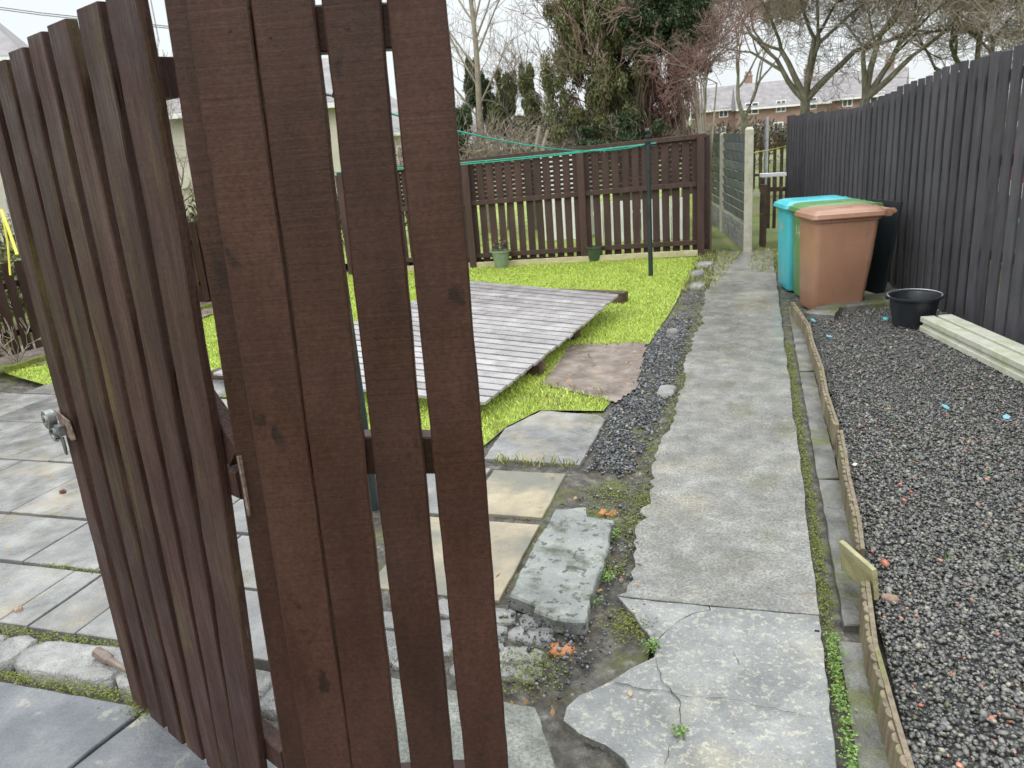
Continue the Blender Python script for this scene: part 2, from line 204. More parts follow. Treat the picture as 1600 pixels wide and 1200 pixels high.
# ------------------------------------------------------------------ mesh helpers
class MB:
    def __init__(s): s.v = []; s.f = []
    def add(s, vs, fs):
        o = len(s.v); s.v += [tuple(v) for v in vs]; s.f += [tuple(i+o for i in f) for f in fs]
    def box(s, p, ax, ay, az):
        p, ax, ay, az = map(Vector, (p, ax, ay, az))
        v = [p, p+ax, p+ax+ay, p+ay, p+az, p+ax+az, p+ax+ay+az, p+ay+az]
        s.add(v, [(0, 3, 2, 1), (4, 5, 6, 7), (0, 1, 5, 4), (1, 2, 6, 5), (2, 3, 7, 6), (3, 0, 4, 7)])
    def cbox(s, c, sx, sy, sz, rz=0, z0=True):
        a = Vector((math.cos(rz), math.sin(rz), 0)); b = Vector((-a.y, a.x, 0)); c = Vector(c)
        s.box(c-a*sx/2-b*sy/2-(Vector() if z0 else Vector((0, 0, sz/2))), a*sx, b*sy, (0, 0, sz))
    def plank(s, p, along, wid, thk, n=14, j=.0015, ch=.003, bow=0, seed=0):
        """board: p is a corner; rough chamfered outline swept along its length"""
        rr = random.Random(seed+len(s.v)); p, al, wi, th = map(Vector, (p, along, wid, thk)); W_, T_ = wi.length, th.length; wu, tu = wi/W_, th/T_
        prof = [(ch, 0), (W_-ch, 0), (W_, ch), (W_, T_-ch), (W_-ch, T_), (ch, T_), (0, T_-ch), (0, ch)]
        vs = []; a = b = c = 0
        for i in range(n+1):
            t = i/n; a = .6*a+rr.uniform(-j, j); b = .6*b+rr.uniform(-j, j); c = .6*c+rr.uniform(-j, j)*.5
            bo = bow*math.sin(math.pi*t)
            for k, (x, y) in enumerate(prof):
                dx = a if k in (0, 5, 6, 7) else b
                vs.append(p+al*t+wu*(x+dx+bo)+tu*(y+c))
        fs = [tuple(reversed(range(8))), tuple(range(n*8, n*8+8))]
        for i in range(n):
            for k in range(8):
                k2 = (k+1) % 8; fs.append((i*8+k, i*8+k2, i*8+8+k2, i*8+8+k))
        s.add(vs, fs)
    def tube(s, pts, rad, n=6, cap=True):
        pts = [Vector(p) for p in pts]; m = len(pts)
        if not hasattr(rad, '__len__'): rad = [rad]*m
        vs = []; fs = []
        for i, p in enumerate(pts):
            d = (pts[min(i+1, m-1)]-pts[max(i-1, 0)]).normalized(); a = d.cross(Vector((0, 0, 1)) if abs(d.z) < .9 else Vector((1, 0, 0))).normalized(); b = d.cross(a)
            for k in range(n):
                t = 2*math.pi*k/n; vs.append(p+a*math.cos(t)*rad[i]+b*math.sin(t)*rad[i])
        for i in range(m-1):
            for k in range(n):
                k2 = (k+1) % n; fs.append((i*n+k, i*n+k2, i*n+n+k2, i*n+n+k))
        if cap: fs += [tuple(reversed(range(n))), tuple(range((m-1)*n, m*n))]
        s.add(vs, fs)
    def lathe(s, c, prof, n=32, sx=1, sy=1):
        c = Vector(c); vs = [c+Vector((r*math.cos(2*math.pi*k/n)*sx, r*math.sin(2*math.pi*k/n)*sy, z)) for r, z in prof for k in range(n)]
        fs = [(i*n+k, i*n+(k+1) % n, i*n+n+(k+1) % n, i*n+n+k) for i in range(len(prof)-1) for k in range(n)]
        fs += [tuple(reversed(range(n))), tuple(range((len(prof)-1)*n, len(prof)*n))]; s.add(vs, fs)
    def poly(s, pts, z0, z1, ch=0):
        """prism of a plan polygon given counterclockwise, optional worn top edge"""
        n = len(pts); A = sum(pts[i][0]*pts[(i+1) % n][1]-pts[(i+1) % n][0]*pts[i][1] for i in range(n))
        if A < 0: pts = pts[::-1]
        cx = sum(p[0] for p in pts)/n; cy = sum(p[1] for p in pts)/n
        vs = [(p[0], p[1], z0) for p in pts]+[(p[0], p[1], z1-ch) for p in pts]; layers = 2
        if ch:
            for p in pts:
                d = math.hypot(cx-p[0], cy-p[1]) or 1; vs.append((p[0]+(cx-p[0])/d*ch, p[1]+(cy-p[1])/d*ch, z1))
            layers = 3
        fs = [tuple(reversed(range(n))), tuple(range((layers-1)*n, layers*n))]
        for l in range(layers-1):
            for i in range(n): fs.append((l*n+i, l*n+(i+1) % n, l*n+n+(i+1) % n, l*n+n+i))
        s.add(vs, fs)
    def prism(s, pts2, o, ax, ay, az):
        """2-D outline in the plane (ax, ay) at o, extruded by az"""
        o, ax, ay, az = map(Vector, (o, ax, ay, az)); n = len(pts2)
        vs = [o+ax*x+ay*y for x, y in pts2]; vs += [v+az for v in vs]
        s.add(vs, [tuple(reversed(range(n))), tuple(range(n, 2*n))]+[(i, (i+1) % n, n+(i+1) % n, n+i) for i in range(n)])
    def build(s, name, m, parent=None, smooth=False, bevel=0, base=None):
        me = bpy.data.meshes.new(name); o = bpy.data.objects.new(name, me); col.objects.link(o)
        off = Vector()
        if parent is not None: off = root_loc(parent); o.parent = parent
        elif base is not None: off = Vector(base); o.location = off
        me.from_pydata([(v[0]-off.x, v[1]-off.y, v[2]-off.z) for v in s.v], [], s.f)
        bm = bmesh.new(); bm.from_mesh(me); bmesh.ops.recalc_face_normals(bm, faces=bm.faces)
        if smooth:
            for f in bm.faces: f.smooth = True
        bm.to_mesh(me); bm.free(); me.materials.append(m)
        if smooth == 'auto':
            for e in me.edges: pass
            try: me.set_sharp_from_angle(angle=R_(40))
            except Exception: pass
        if bevel:
            b = o.modifiers.new('bevel', 'BEVEL'); b.width = bevel; b.segments = 2; b.limit_method = 'ANGLE'
        return o
def root_loc(p):
    l = Vector(p.location)
    while p.parent: p = p.parent; l += p.location
    return l
def raw(name, verts, faces, m, parent=None, smooth=False):
    """big numpy meshes; faces is an (n, k) int array"""
    me = bpy.data.meshes.new(name); verts = np.asarray(verts, np.float32)
    if parent is not None: verts = verts-np.array(root_loc(parent), np.float32)
    n, k = faces.shape
    me.vertices.add(len(verts)); me.vertices.foreach_set('co', verts.ravel())
    me.loops.add(n*k); me.loops.foreach_set('vertex_index', faces.astype(np.int32).ravel())
    me.polygons.add(n); me.polygons.foreach_set('loop_start', np.arange(0, n*k, k, dtype=np.int32))
    if smooth: me.polygons.foreach_set('use_smooth', np.ones(n, bool))
    me.update(calc_edges=True); me.materials.append(m)
    o = bpy.data.objects.new(name, me); col.objects.link(o)
    if parent is not None: o.parent = parent
    return o
def tag(o, label=None, cat=None, group=None, kind=None):
    for k, v in (('label', label), ('category', cat), ('group', group), ('kind', kind)):
        if v: o[k] = v
    return o
def thing(name, label, cat, loc, group=None):
    o = bpy.data.objects.new(name, None); col.objects.link(o); o.location = loc; o.empty_display_size = .1
    return tag(o, label, cat, group)
def struct(name, mb, m, **k): return tag(mb.build(name, m, **k), kind='structure')
def inpoly(P, poly):
    x, y = P[:, 0], P[:, 1]; c = np.zeros(len(P), bool); n = len(poly); j = n-1
    for i in range(n):
        xi, yi = poly[i][:2]; xj, yj = poly[j][:2]
        c ^= ((yi > y) != (yj > y)) & (x < (xj-xi)*(y-yi)/(yj-yi+1e-12)+xi); j = i
    return c
def scatter(poly, dens):
    a = np.array([p[:2] for p in poly]); lo = a.min(0); hi = a.max(0); n = int(np.prod(hi-lo)*dens)
    P = rng.uniform(lo, hi, (n, 2)); return P[inpoly(P, poly)]
def jag(pts, step=.04, amp=.006, closed=True):
    """roughen a plan outline"""
    o = []; n = len(pts)
    for i in range(n if closed else n-1):
        a = pts[i]; b = pts[(i+1) % n]; L_ = math.hypot(b[0]-a[0], b[1]-a[1]); k = max(1, int(L_/step))
        for j in range(k):
            t = j/k; q = 0 if j == 0 else amp
            o.append((a[0]+(b[0]-a[0])*t+random.uniform(-q, q), a[1]+(b[1]-a[1])*t+random.uniform(-q, q)))
    return o

# ------------------------------------------------------------------ the ground
g = MB(); n = 40
S = [-400, -120, -40, -20, -12, 12, 20, 40, 120, 400]
Yb = [-30, -5, 0, 11, 16, 30, 60, 120, 250, 700]
def gz(x, y): return -.07+max(0, y-30)*.012-max(0, -x-8)*.02*(1 if x > -40 else 0)
vs = [(x, y, gz(x, y)) for y in Yb for x in S]; k = len(S)
g.add(vs, [(j*k+i, j*k+i+1, j*k+k+i+1, j*k+k+i) for j in range(len(Yb)-1) for i in range(k-1)])
struct('ground', g, M['fields'])
def sheet(name, poly, z, m, step=None, amp=0):
    """flat sheet over a plan polygon; with step it is a fine relief grid clipped to the polygon"""
    if not step:
        b = MB(); b.add([(p[0], p[1], z) for p in poly], [tuple(range(len(poly)))]); return struct(name, b, m)
    a = np.array([p[:2] for p in poly]); lo = a.min(0); hi = a.max(0)
    nx = int((hi[0]-lo[0])/step)+2; ny = int((hi[1]-lo[1])/step)+2
    X, Y = np.meshgrid(lo[0]+np.arange(nx)*step, lo[1]+np.arange(ny)*step)
    Zs = np.zeros_like(X)
    for s_, w in ((3, .5), (9, .3), (25, .2)):
        ph = rng.uniform(0, 6, 4); Zs += w*(np.sin(X*s_+ph[0]+1.7*np.sin(Y*s_*.7+ph[1]))*np.sin(Y*s_*1.1+ph[2]+1.3*np.sin(X*s_*.6+ph[3])))
    Zs += rng.normal(0, .25, X.shape)
    V = np.c_[X.ravel(), Y.ravel(), z+amp*Zs.ravel()]
    i = np.arange(nx*ny).reshape(ny, nx); Fq = np.c_[i[:-1, :-1].ravel(), i[:-1, 1:].ravel(), i[1:, 1:].ravel(), i[1:, :-1].ravel()]
    C = V[Fq].mean(1); Fq = Fq[inpoly(C, poly)]
    return tag(raw(name, V, Fq, m, smooth=True), kind='structure')
sheet('yard_soil', [(-8, -1), (2.6, -1), (2.6, 4.9), (-8, 4.9)], -.05, M['dirt'])
sheet('verge', [(-1.5, .9), (-.3, .9), (-.3, 11), (-1.0, 11), (-1.0, 4), (-1.5, 4)], -.014, M['dirt'], .009, .010)
sheet('path_gutter', [(.2, .9), (.46, .9), (.5, 8), (.2, 9)], -.02, M['dirt'], .014, .006)

# path: far length and near slab with the broken left edge
pth = MB()
left = [(-.44+.016*math.sin(y*3.1)+.012*math.sin(y*7.7+1)+random.uniform(-.015, .015), y) for y in np.arange(2.42, 10.6, .045)]
right = [(.232+random.uniform(-.006, .006), y) for y in np.arange(10.6, 2.47, -.14)]
for i, (x, y) in enumerate(left):
    if i and random.random() < .08: left[i] = (x+.02, y)
pth.poly([(-.45, 2.394)]+left+right+[(.232, 2.403), (.1, 2.398), (.0, 2.396), (-.15, 2.393), (-.28, 2.394), (-.38, 2.394)], -.06, .011, .002)
struct('path', pth, M['path'])
near = MB()
brk = [tuple(at(*q)[:2]) for q in [(965, 935), (990, 962), (1010, 990), (1025, 1012), (1022, 1030), (985, 1048), (945, 1072), (905, 1090), (885, 1108), (880, 1130), (905, 1150), (945, 1168), (975, 1190), (990, 1215)]]
arc = [tuple(at(*q)[:2]) for q in [(1027, 1003), (1040, 990), (1062, 972), (1085, 961), (1110, 956)]]
near.poly(jag([brk[0]]+brk[1:4]+arc+[(-.128, 2.387), (-.28, 2.389), (-.4, 2.389)], .03, .004), -.06, .008, .003)
near.poly(jag([(brk[3][0]+.002, brk[3][1]-.0015)]+brk[4:]+[(-.36, .8), (.225, .8), (.23, 2.397), (.0, 2.391), (-.125, 2.387)]+[(a+.0018, b-.0012) for a, b in arc[::-1]], .04, .003), -.06, .01, .003)
struct('near_path_slab', near, M['path_near'])
# hairline cracks, dirt-filled
def crack(mb, pts, w, z):
    P = jag(pts, .02, .005, False)+[pts[-1]]; n = len(P); ws = [w*random.uniform(.3, 1.4) for _ in P]
    vs = []
    for i, (x, y) in enumerate(P):
        a = P[max(i-1, 0)]; b = P[min(i+1, n-1)]; dx, dy = b[0]-a[0], b[1]-a[1]; d = math.hypot(dx, dy) or 1
        vs += [(x-dy/d*ws[i], y+dx/d*ws[i], z), (x+dy/d*ws[i], y-dx/d*ws[i], z)]
    mb.add(vs, [(2*i, 2*i+1, 2*i+3, 2*i+2) for i in range(n-1)])
ck = MB()
for P, w in (([(1025, 1035), (1032, 1065), (1050, 1088)], .0012), ([(950, 1068), (1000, 1082), (1050, 1088), (1062, 1100), (1066, 1140)], .0014), ([(1050, 1088), (1060, 1092), (1150, 1100), (1280, 1130)], .0008), ([(1066, 1140), (1045, 1175), (1038, 1200)], .0009), ([(1145, 1024), (1155, 1045)], .001)):
    crack(ck, [tuple(at(*q)[:2]) for q in P], w, .0145)
M['crackdirt'] = mat('crack_dirt', [(.4, (.02, .02, .018)), (.6, (.06, .055, .045))], 20, V1, (.7, .9), 0)
tag(ck.build('path_cracks', M['crackdirt']), kind='structure')
# strip of narrow concrete edging right of the path
ke = MB()
for y0, y1, dx, dz in ((.8, 2.28, -.012, .0), (2.36, 3.5, 0, .004), (3.52, 5.2, .0, 0), (5.22, 7.2, .0, .003)):
    x0, x1 = (.292, .372) if y0 < 2.3 else (.305, .395)
    ke.poly(jag([(x0+dx, y0), (x1+dx, y0+.02), (x1+dx, y1), (x0+dx, y1)], .05, .003), -.06, .004+dz, .004)
struct('kerb_edging', ke, M['mossy_concrete'])

# patio
sl = MB(); sd_ = MB(); sy = MB()
def slab(mb, x0, y0, x1, y1, gap=.005, dz=None):
    z = dz if dz is not None else random.uniform(-.004, .003)
    mb.poly(jag([(x0+gap, y0+gap), (x1-gap, y0+gap), (x1-gap, y1-gap), (x0+gap, y1-gap)], .06, .0018), -.05, z, .003)
def row(y0, y1, xs, mb=sl, gap=.005):
    for a, b in zip(xs, xs[1:]): slab(mb, a, y0, b, y1, gap)
row(1.82, 2.2, [-3.4, -2.75, -2.6, -2.37, -1.95, -1.32])
row(2.215, 2.6, [-4.3, -3.58, -3.07, -2.66, -2.2, -1.6]); row(2.625, 3.22, [-5.6, -4.8, -4.2, -3.62, -3.05, -2.45, -2.0, -1.9])
row(3.23, 3.82, [-6.2, -5.5, -4.75, -4.02, -3.4, -2.75, -2.15]); row(3.83, 4.4, [-6.6, -5.9, -5.2, -4.6, -3.9, -3.2, -2.55]); row(4.41, 4.86, [-5.55, -4.9, -4.3, -3.7])
row(2.3, 2.9, [-1.42, -.87], sy); row(2.93, 3.46, [-1.95, -1.28], sl); row(2.95, 3.44, [-1.27, -.87], sy, .01)
struct('patio', sl, M['slab']); struct('sandy_paving', sy, M['slab_yellow'])
sa = MB(); sa.poly(jag([(-1.36, 3.56), (-.83, 3.54), (-.82, 4.2), (-.88, 4.28), (-1.24, 4.32), (-1.38, 4.0)], .05, .004), -.05, .006, .004)
struct('grey_paving', sa, M['slab'])
sd_.poly(jag([(-3.6, .5), (-1.98, .5), (-1.80, 1.54), (-3.6, 1.56)], .06, .003), -.05, .0, .004); sd_.poly(jag([(-1.968, .5), (-1.15, .5), (-1.14, 1.56), (-1.79, 1.545)], .06, .003), -.05, -.005, .004);
struct('dark_paving', sd_, M['slab_dark'])
rs = MB(); rs.poly(jag([(-1.135, .5), (-.42, .5), (-.36, 1.2), (-.5, 1.62), (-.6, 1.80), (-1.13, 1.84)], .05, .005), -.05, -.004, .004)
struct('rough_paving', rs, M['lichen_concrete'])
ks = MB()
def rock(mb, c, r, h, n=14, seed=0):
    rr = random.Random(seed); ring = [(c[0]+r[0]*(1+rr.uniform(-.1, .1))*abs(math.cos(t))**.55*(1 if math.cos(t) > 0 else -1), c[1]+r[1]*(1+rr.uniform(-.12, .12))*abs(math.sin(t))**.55*(1 if math.sin(t) > 0 else -1)) for t in [2*math.pi*i/n for i in range(n)]]
    vs = [(x, y, -.05) for x, y in ring]+[(x, y, h*.45+rr.uniform(-.004, .004)) for x, y in ring]+[(c[0]+(x-c[0])*.82, c[1]+(y-c[1])*.8, h+rr.uniform(-.005, .005)) for x, y in ring]+[(c[0]+(x-c[0])*.4, c[1]+(y-c[1])*.4, h+rr.uniform(-.002, .008)) for x, y in ring]+[(c[0], c[1], h+.004)]
    fs = [(l*n+i, l*n+(i+1) % n, l*n+n+(i+1) % n, l*n+n+i) for l in range(3) for i in range(n)]+[(3*n+i, 3*n+(i+1) % n, 4*n) for i in range(n)]
    mb.add(vs, fs)
for i, (cx, rx) in enumerate([(-3.0, .26), (-2.66, .065), (-2.53, .06), (-2.24, .22), (-1.86, .15), (-1.58, .12), (-1.36, .09)]):
    rock(ks, (cx, 1.685+random.uniform(-.01, .01)), (rx, .085), .012, 16, i)
for i in range(16): rock(ks, (-1.2+(i % 4)*.17+random.uniform(-.02, .02), 1.93+(i//4)*.1+random.uniform(-.02, .02)), (.075, .045), -.006, 12, 50+i)
struct('kerbstones', ks, M['kerbstone'], smooth=True)

# lawn
LAWN = [(-6.3, 4.9), (-5.5, 4.6), (-5.55, 4.88), (-3.68, 4.9), (-3.68, 4.43), (-2.53, 4.43), (-2.53, 3.85), (-2.1, 3.85), (-1.42, 3.75), (-1.38, 4.05), (-1.26, 4.34), (-.86, 4.36), (-.84, 4.55), (-1.36, 4.85), (-1.4, 5.86), (-.78, 5.93), (-.72, 7.2), (-.66, 10.25), (-2.2, 10.25), (-3.75, 10.02), (-6.0, 9.7)]
sheet('lawn', LAWN, .0, M['turf'])
sheet('soil_patch', [(-1.38, 4.84), (-.8, 4.5), (-.72, 4.8), (-.8, 5.95), (-1.42, 5.9)], .006, M['soil'], .02, .006)
bd = MB()
sheet('flower_bed', [(-7, 5.0), (-5.75, 5.2), (-5.9, 9.8), (-7.2, 9.8)], .02, M['soil'], .05, .02)
GB = [(.40, .8), (.40, 2.5), (.46, 4.0), (.45, 5.5), (.38, 6.95), (1.1, 7.5), (1.2, 8.6), (2.55, 4.9), (3.2, .8)]
sheet('gravel_bed', GB, .012, M['gravel_bed'], .03, .006)
GS = [(-.8, 3.5), (-.56, 3.48), (-.5, 4.6), (-.5, 5.5), (-.52, 6.6), (-.62, 7.0), (-.76, 6.3), (-.78, 5.0), (-.8, 4.4)]

def blades(name, P, h, w, m, lab, z=0.0, lean=.6):
    n = len(P); hh = h*rng.uniform(.5, 1.3, n); ww = w*rng.uniform(.6, 1.3, n); a = rng.uniform(0, 2*np.pi, n); l = rng.normal(0, lean, (n, 2))*hh[:, None]
    d = np.c_[np.cos(a), np.sin(a)]*ww[:, None]/2
    zz = z if np.isscalar(z) else z
    b0 = np.c_[P-d, np.full(n, 0)+zz]; b1 = np.c_[P+d, np.full(n, 0)+zz]; m0 = np.c_[P+l*.4-d*.7, zz+hh*.6]; m1 = np.c_[P+l*.4+d*.7, zz+hh*.6]; tp = np.c_[P+l, zz+hh*(1-.25*np.abs(l).sum(1)/hh)]
    V = np.stack([b0, b1, m1, m0, tp, tp], 1).reshape(-1, 3)
    i = np.arange(n)*6; Fq = np.concatenate([np.stack([i, i+1, i+2, i+3], 1), np.stack([i+3, i+2, i+4, i+5], 1)])
    o = raw(name, V, Fq, m); return tag(o, lab, None, None, 'stuff')
P = scatter(LAWN, 6500)
keep = rng.random(len(P)) < np.clip(1.15-(P[:, 1]-4)*.09, .35, 1)
P = P[keep]
o = blades('grass', P, .026, .0055, M['grass'], 'bright green short lawn grass')
o['category'] = 'grass'
P = np.concatenate([scatter([(-.72, 8), (-.4, 8), (-.15, 10.4), (-.7, 11)], 1300), scatter([(-.05, 9.2), (.35, 8.7), (.6, 10.5), (0, 10.8)], 900), scatter([(-1.5, 4.35), (-.85, 4.38), (-.9, 4.75), (-1.4, 4.9)], 500), scatter([(-.8, 8.1), (-.62, 5.9), (-.7, 11)], 200), scatter([(-1.3, 3.5), (-.85, 3.48), (-.85, 3.55), (-1.3, 3.57)], 2500)])
o = blades('rough_grass', P, .06, .007, M['rough_grass'], 'yellowish rough grass beside the path'); o['category'] = 'rough grass'
# leafy weeds and moss in the joints
def leaflets(name, P, size, m, lab, cat, zr=(0, .015)):
    n = len(P); c = np.c_[P, rng.uniform(zr[0], zr[1], n)]; u = rng.normal(size=(n, 3)); u[:, 2] *= .4; u /= np.linalg.norm(u, axis=1)[:, None]
    w = np.cross(u, np.c_[rng.normal(0, .3, (n, 2)), np.ones(n)]); w /= np.linalg.norm(w, axis=1)[:, None]; s_ = size*rng.uniform(.5, 1.4, n)[:, None]
    V = np.stack([c-u*s_, c-w*s_*.6, c+u*s_, c+w*s_*.6], 1).reshape(-1, 3); i = np.arange(n)*4
    o = raw(name, V, np.stack([i, i+1, i+2, i+3], 1), m); tag(o, lab, cat, None, 'stuff'); return o
def clump(c, r, n): return rng.normal(c, r, (n, 2))
P = np.concatenate([np.c_[rng.normal(.262, .012, 900), rng.uniform(1.6, 2.3, 900)], clump(at(1018, 1015)[:2], .014, 120), clump(at(948, 905)[:2], .018, 160), clump(at(960, 840)[:2], .012, 70), clump(at(935, 945)[:2], .015, 30), clump(at(1063, 1150)[:2], .012, 90)])
P = np.concatenate([P]+[clump(at(*q)[:2], .009, 25) for q in ((1592, 895), (1480, 882), (1335, 905), (1540, 745), (1395, 662))])
leaflets('weeds', P, .0055, M['weed'], 'small green weeds rooted in the path joints', 'weeds', (.0, .034))
P = np.concatenate([np.c_[rng.normal(-.425, .022, 5200), rng.uniform(2.7, 9.0, 5200)**1.0], np.c_[rng.normal(.258, .013, 5200), rng.uniform(2.0, 6.0, 5200)], np.c_[rng.uniform(-3.3, -1.7, 2200), rng.normal(1.785, .014, 2200)], np.c_[rng.uniform(-3.3, -1.7, 2600), rng.normal(1.575, .015, 2600)],
                    clump((-1.8, 1.57), .03, 900), clump((-2.62, 1.68), .03, 600), np.c_[rng.uniform(-2.95, -2.5, 400), rng.normal(2.207, .007, 400)], clump((-.5, 2.95), .09, 1500), clump((-.42, 3.2), .06, 900), clump((-.62, 3.25), .07, 900), clump((-.38, 2.25), .05, 700), clump((-.66, 1.95), .06, 900), clump((-.5, 2.6), .03, 300),
                    np.c_[rng.normal(-.47, .04, 3500), rng.uniform(3.0, 8.0, 3500)]]+[clump(at(*q)[:2], .012, 60)+0 for q in ((1500, 855), (1530, 962), (1482, 875), (1440, 985), (1405, 640), (1520, 800))])
leaflets('moss', P, .0045, M['moss'], 'yellow green moss growing in the paving joints', 'moss', (-.012, .012))

# gravel: faceted pebbles
def pebbles(name, P, size, m, lab, z=.02, flat=.6):
    n = len(P); ico = np.array([(0, 0, 1), (.9, 0, .3), (.28, .86, .3), (-.73, .53, .3), (-.73, -.53, .3), (.28, -.86, .3), (.73, .53, -.4), (-.28, .86, -.4), (-.9, 0, -.4), (-.28, -.86, -.4), (.73, -.53, -.4), (0, 0, -1)])
    T = np.array([(0, 1, 2), (0, 2, 3), (0, 3, 4), (0, 4, 5), (0, 5, 1), (1, 6, 2), (2, 7, 3), (3, 8, 4), (4, 9, 5), (5, 10, 1), (6, 7, 2), (7, 8, 3), (8, 9, 4), (9, 10, 5), (10, 6, 1), (11, 7, 6), (11, 8, 7), (11, 9, 8), (11, 10, 9), (11, 6, 10)])
    V = ico[None]*(1+rng.uniform(-.22, .22, (n, 12, 1)))*(size*rng.lognormal(0, .3, (n, 1, 1)))*np.stack([np.ones(n), rng.uniform(.6, .95, n), rng.uniform(.4, .8, n)*flat/.6], 1)[:, None]
    a = rng.uniform(0, 2*np.pi, n); b = rng.normal(0, .5, n); ca, sa_, cb, sb = np.cos(a), np.sin(a), np.cos(b), np.sin(b)
    x, y, zz = V[..., 0].copy(), V[..., 1].copy(), V[..., 2].copy()
    x, zz = x*cb[:, None]+zz*sb[:, None], -x*sb[:, None]+zz*cb[:, None]
    V[..., 0] = x*ca[:, None]-y*sa_[:, None]; V[..., 1] = x*sa_[:, None]+y*ca[:, None]; V[..., 2] = zz
    V += np.c_[P, z+rng.uniform(-.004, .008, n)][:, None]
    o = raw(name, V.reshape(-1, 3), (T[None]+np.arange(n)[:, None, None]*12).reshape(-1, 3), m, smooth=False); tag(o, lab, 'gravel', None, 'stuff'); return o
vis = [(.405, 1.45), (.41, 2.5), (.45, 4.0), (.46, 5.5), (.4, 6.9), (1.05, 7.4), (1.7, 7.2), (2.25, 5.6), (1.9, 3.2), (1.35, 1.45)]
P = scatter(vis, 9500); P = P[rng.random(len(P)) < np.clip(1.3-(P[:, 1]-1.5)*.22, .32, 1)]
pebbles('gravel', P, .0076, M['gravel'], 'wet dark grey gravel bed with red chips', .020, .48)
P = scatter(GS, 8000); P = P[rng.random(len(P)) < .25+.75*(np.sin(P[:, 0]*23+3*np.sin(P[:, 1]*5))*np.sin(P[:, 1]*9) > -.45)]; P += rng.normal(0, .02, P.shape); pebbles('grey_chippings', P, .0072, M['gravel_grey'], 'blue grey stone chippings between lawn and path', -.004)
VG = scatter([(-1.3, 1.6), (-.3, 1.6), (-.42, 3.6), (-.46, 10), (-.62, 10), (-.5, 4.5), (-.6, 3.4), (-.9, 3.0)], 900); VG = VG[~((VG[:, 0] < -.84) | ((VG[:, 1] < 1.95) & (VG[:, 0] < -.36)) | (VG[:, 1] < 2.35) & (VG[:, 0] > -.45))]; P = np.concatenate([VG]+[clump(at(*q)[:2], s_, k) for q, s_, k in (((850, 980), .05, 60), ((900, 1020), .07, 60), ((1060, 560), .1, 160), ((930, 700), .03, 20), ((980, 850), .06, 50), ((1080, 470), .2, 200), ((860, 1060), .06, 40))])
pebbles('loose_stones', P, .007, M['gravel_grey'], 'scattered small stones on the muddy verge', .0)['category'] = 'loose stones'

# ------------------------------------------------------------------ the folding gate
A0 = at(209, 1100); u1 = Vector((math.cos(R_(-23.5)), math.sin(R_(-23.5)), 0)); n1 = Vector((-u1.y, u1.x, 0)); UP = Vector((0, 0, 1))
S_ = H/1.75
gt = thing('garden_gate', 'weathered brown slatted gate leaf hung at the left, holding a rusty lock', 'gate', (A0.x, A0.y, 0))
pl = MB()
tb_ = [0, .12, .235, .35, .46, .555, .645]; tm = [.033, .161, .277, .399, .523, .646, .782]; tt = [.08, .205, .317, .443, .564, .706, .832]
wd_ = [.080, .086, .090, .088, .094, .096, .112]
tops = [1.853, 1.858, 1.866, 1.874, 1.880, 1.886, 1.893]
for i in range(7):
    pl.plank(A0+u1*tb_[i]+UP*(.012+.01*random.random()), UP*(tops[i]-.012)+u1*(tt[i]-tb_[i]), u1*wd_[i], n1*.023, 30, .002, .003, (tm[i]-(tt[i]+tb_[i])/2)*.7, i)
pl.build('plank_panel', M['gate_old'], gt, smooth='auto')
rl = MB(); rl.plank(A0+n1*.021+UP*1.722+u1*.03, u1*.885, UP*.068, n1*.042, 8, .001); rl.build('rail', M['gate_old'], gt)
rl = MB(); rl.plank(A0+n1*.021+UP*.94+u1*.03, u1*.885, UP*.062, n1*.042, 8, .001); rl.build('rail', M['gate_old'], gt)
rl = MB(); rl.plank(A0+n1*.021+UP*.2+u1*.03, u1*.83, UP*.065, n1*.042, 8, .001); rl.build('rail', M['gate_old'], gt)
br = MB(); br.plank(A0+n1*.023+UP*1.008+u1*.89, u1*-.80+UP*.705, (UP*.75+u1*.7).normalized()*.07, n1*.036, 10, .001); br.build('brace', M['gate_old'], gt)
# lock: plate, keyed cylinder, loop and tongue
zl = .968
lk = MB(); lk.prism([(0, .03), (.09, .012), (.10, -.04), (.07, -.048), (.02, -.03)], A0+u1*.028-n1*.004+UP*zl, u1, UP, n1*-.004); plate = lk.build('lock_plate', M['rust'], gt, bevel=.001)
def disc(mb, c, ax, r, t, n=20):
    ax = Vector(ax).normalized(); mb.tube([Vector(c), Vector(c)+ax*t], r, n)
lc = MB(); c0 = A0+u1*.012-n1*.010+UP*(zl+.004); disc(lc, c0, -n1, .026, .022, 24); lb = lc.build('lock_barrel', M['lock_metal'], gt, smooth='auto', bevel=.001)
kf = MB(); disc(kf, c0-n1*.022, -n1, .014, .002, 20); M['chrome'] = mat('bright_metal', [(.3, (.6, .6, .6)), (.7, (.8, .8, .8))], 30, V1, (.15, .3), 0, metallic=.9); kf.build('lock_face', M['chrome'], lb, smooth='auto')
kk = MB(); kk.cbox(c0-n1*.0255+UP*0, .003, .002, .012, math.atan2(u1.y, u1.x), False); kk.build('keyhole', M['cable'], lb)
lo = MB(); cen = A0+u1*.026-n1*.022+UP*(zl-.036)
lo.tube([cen+u1*(.021*math.cos(t))+UP*(.017*math.sin(t)) for t in np.linspace(0, 2*math.pi, 21)], .0065, 8); lo.tube([cen+u1*.018+UP*.006, cen+u1*.05+UP*.016], .010, 8)
lo.cbox(A0+u1*.064-n1*.018+UP*(zl-.034), .034, .016, .028, math.atan2(u1.y, u1.x)); lo.build('lock_handle', M['lock_metal'], gt, smooth='auto')
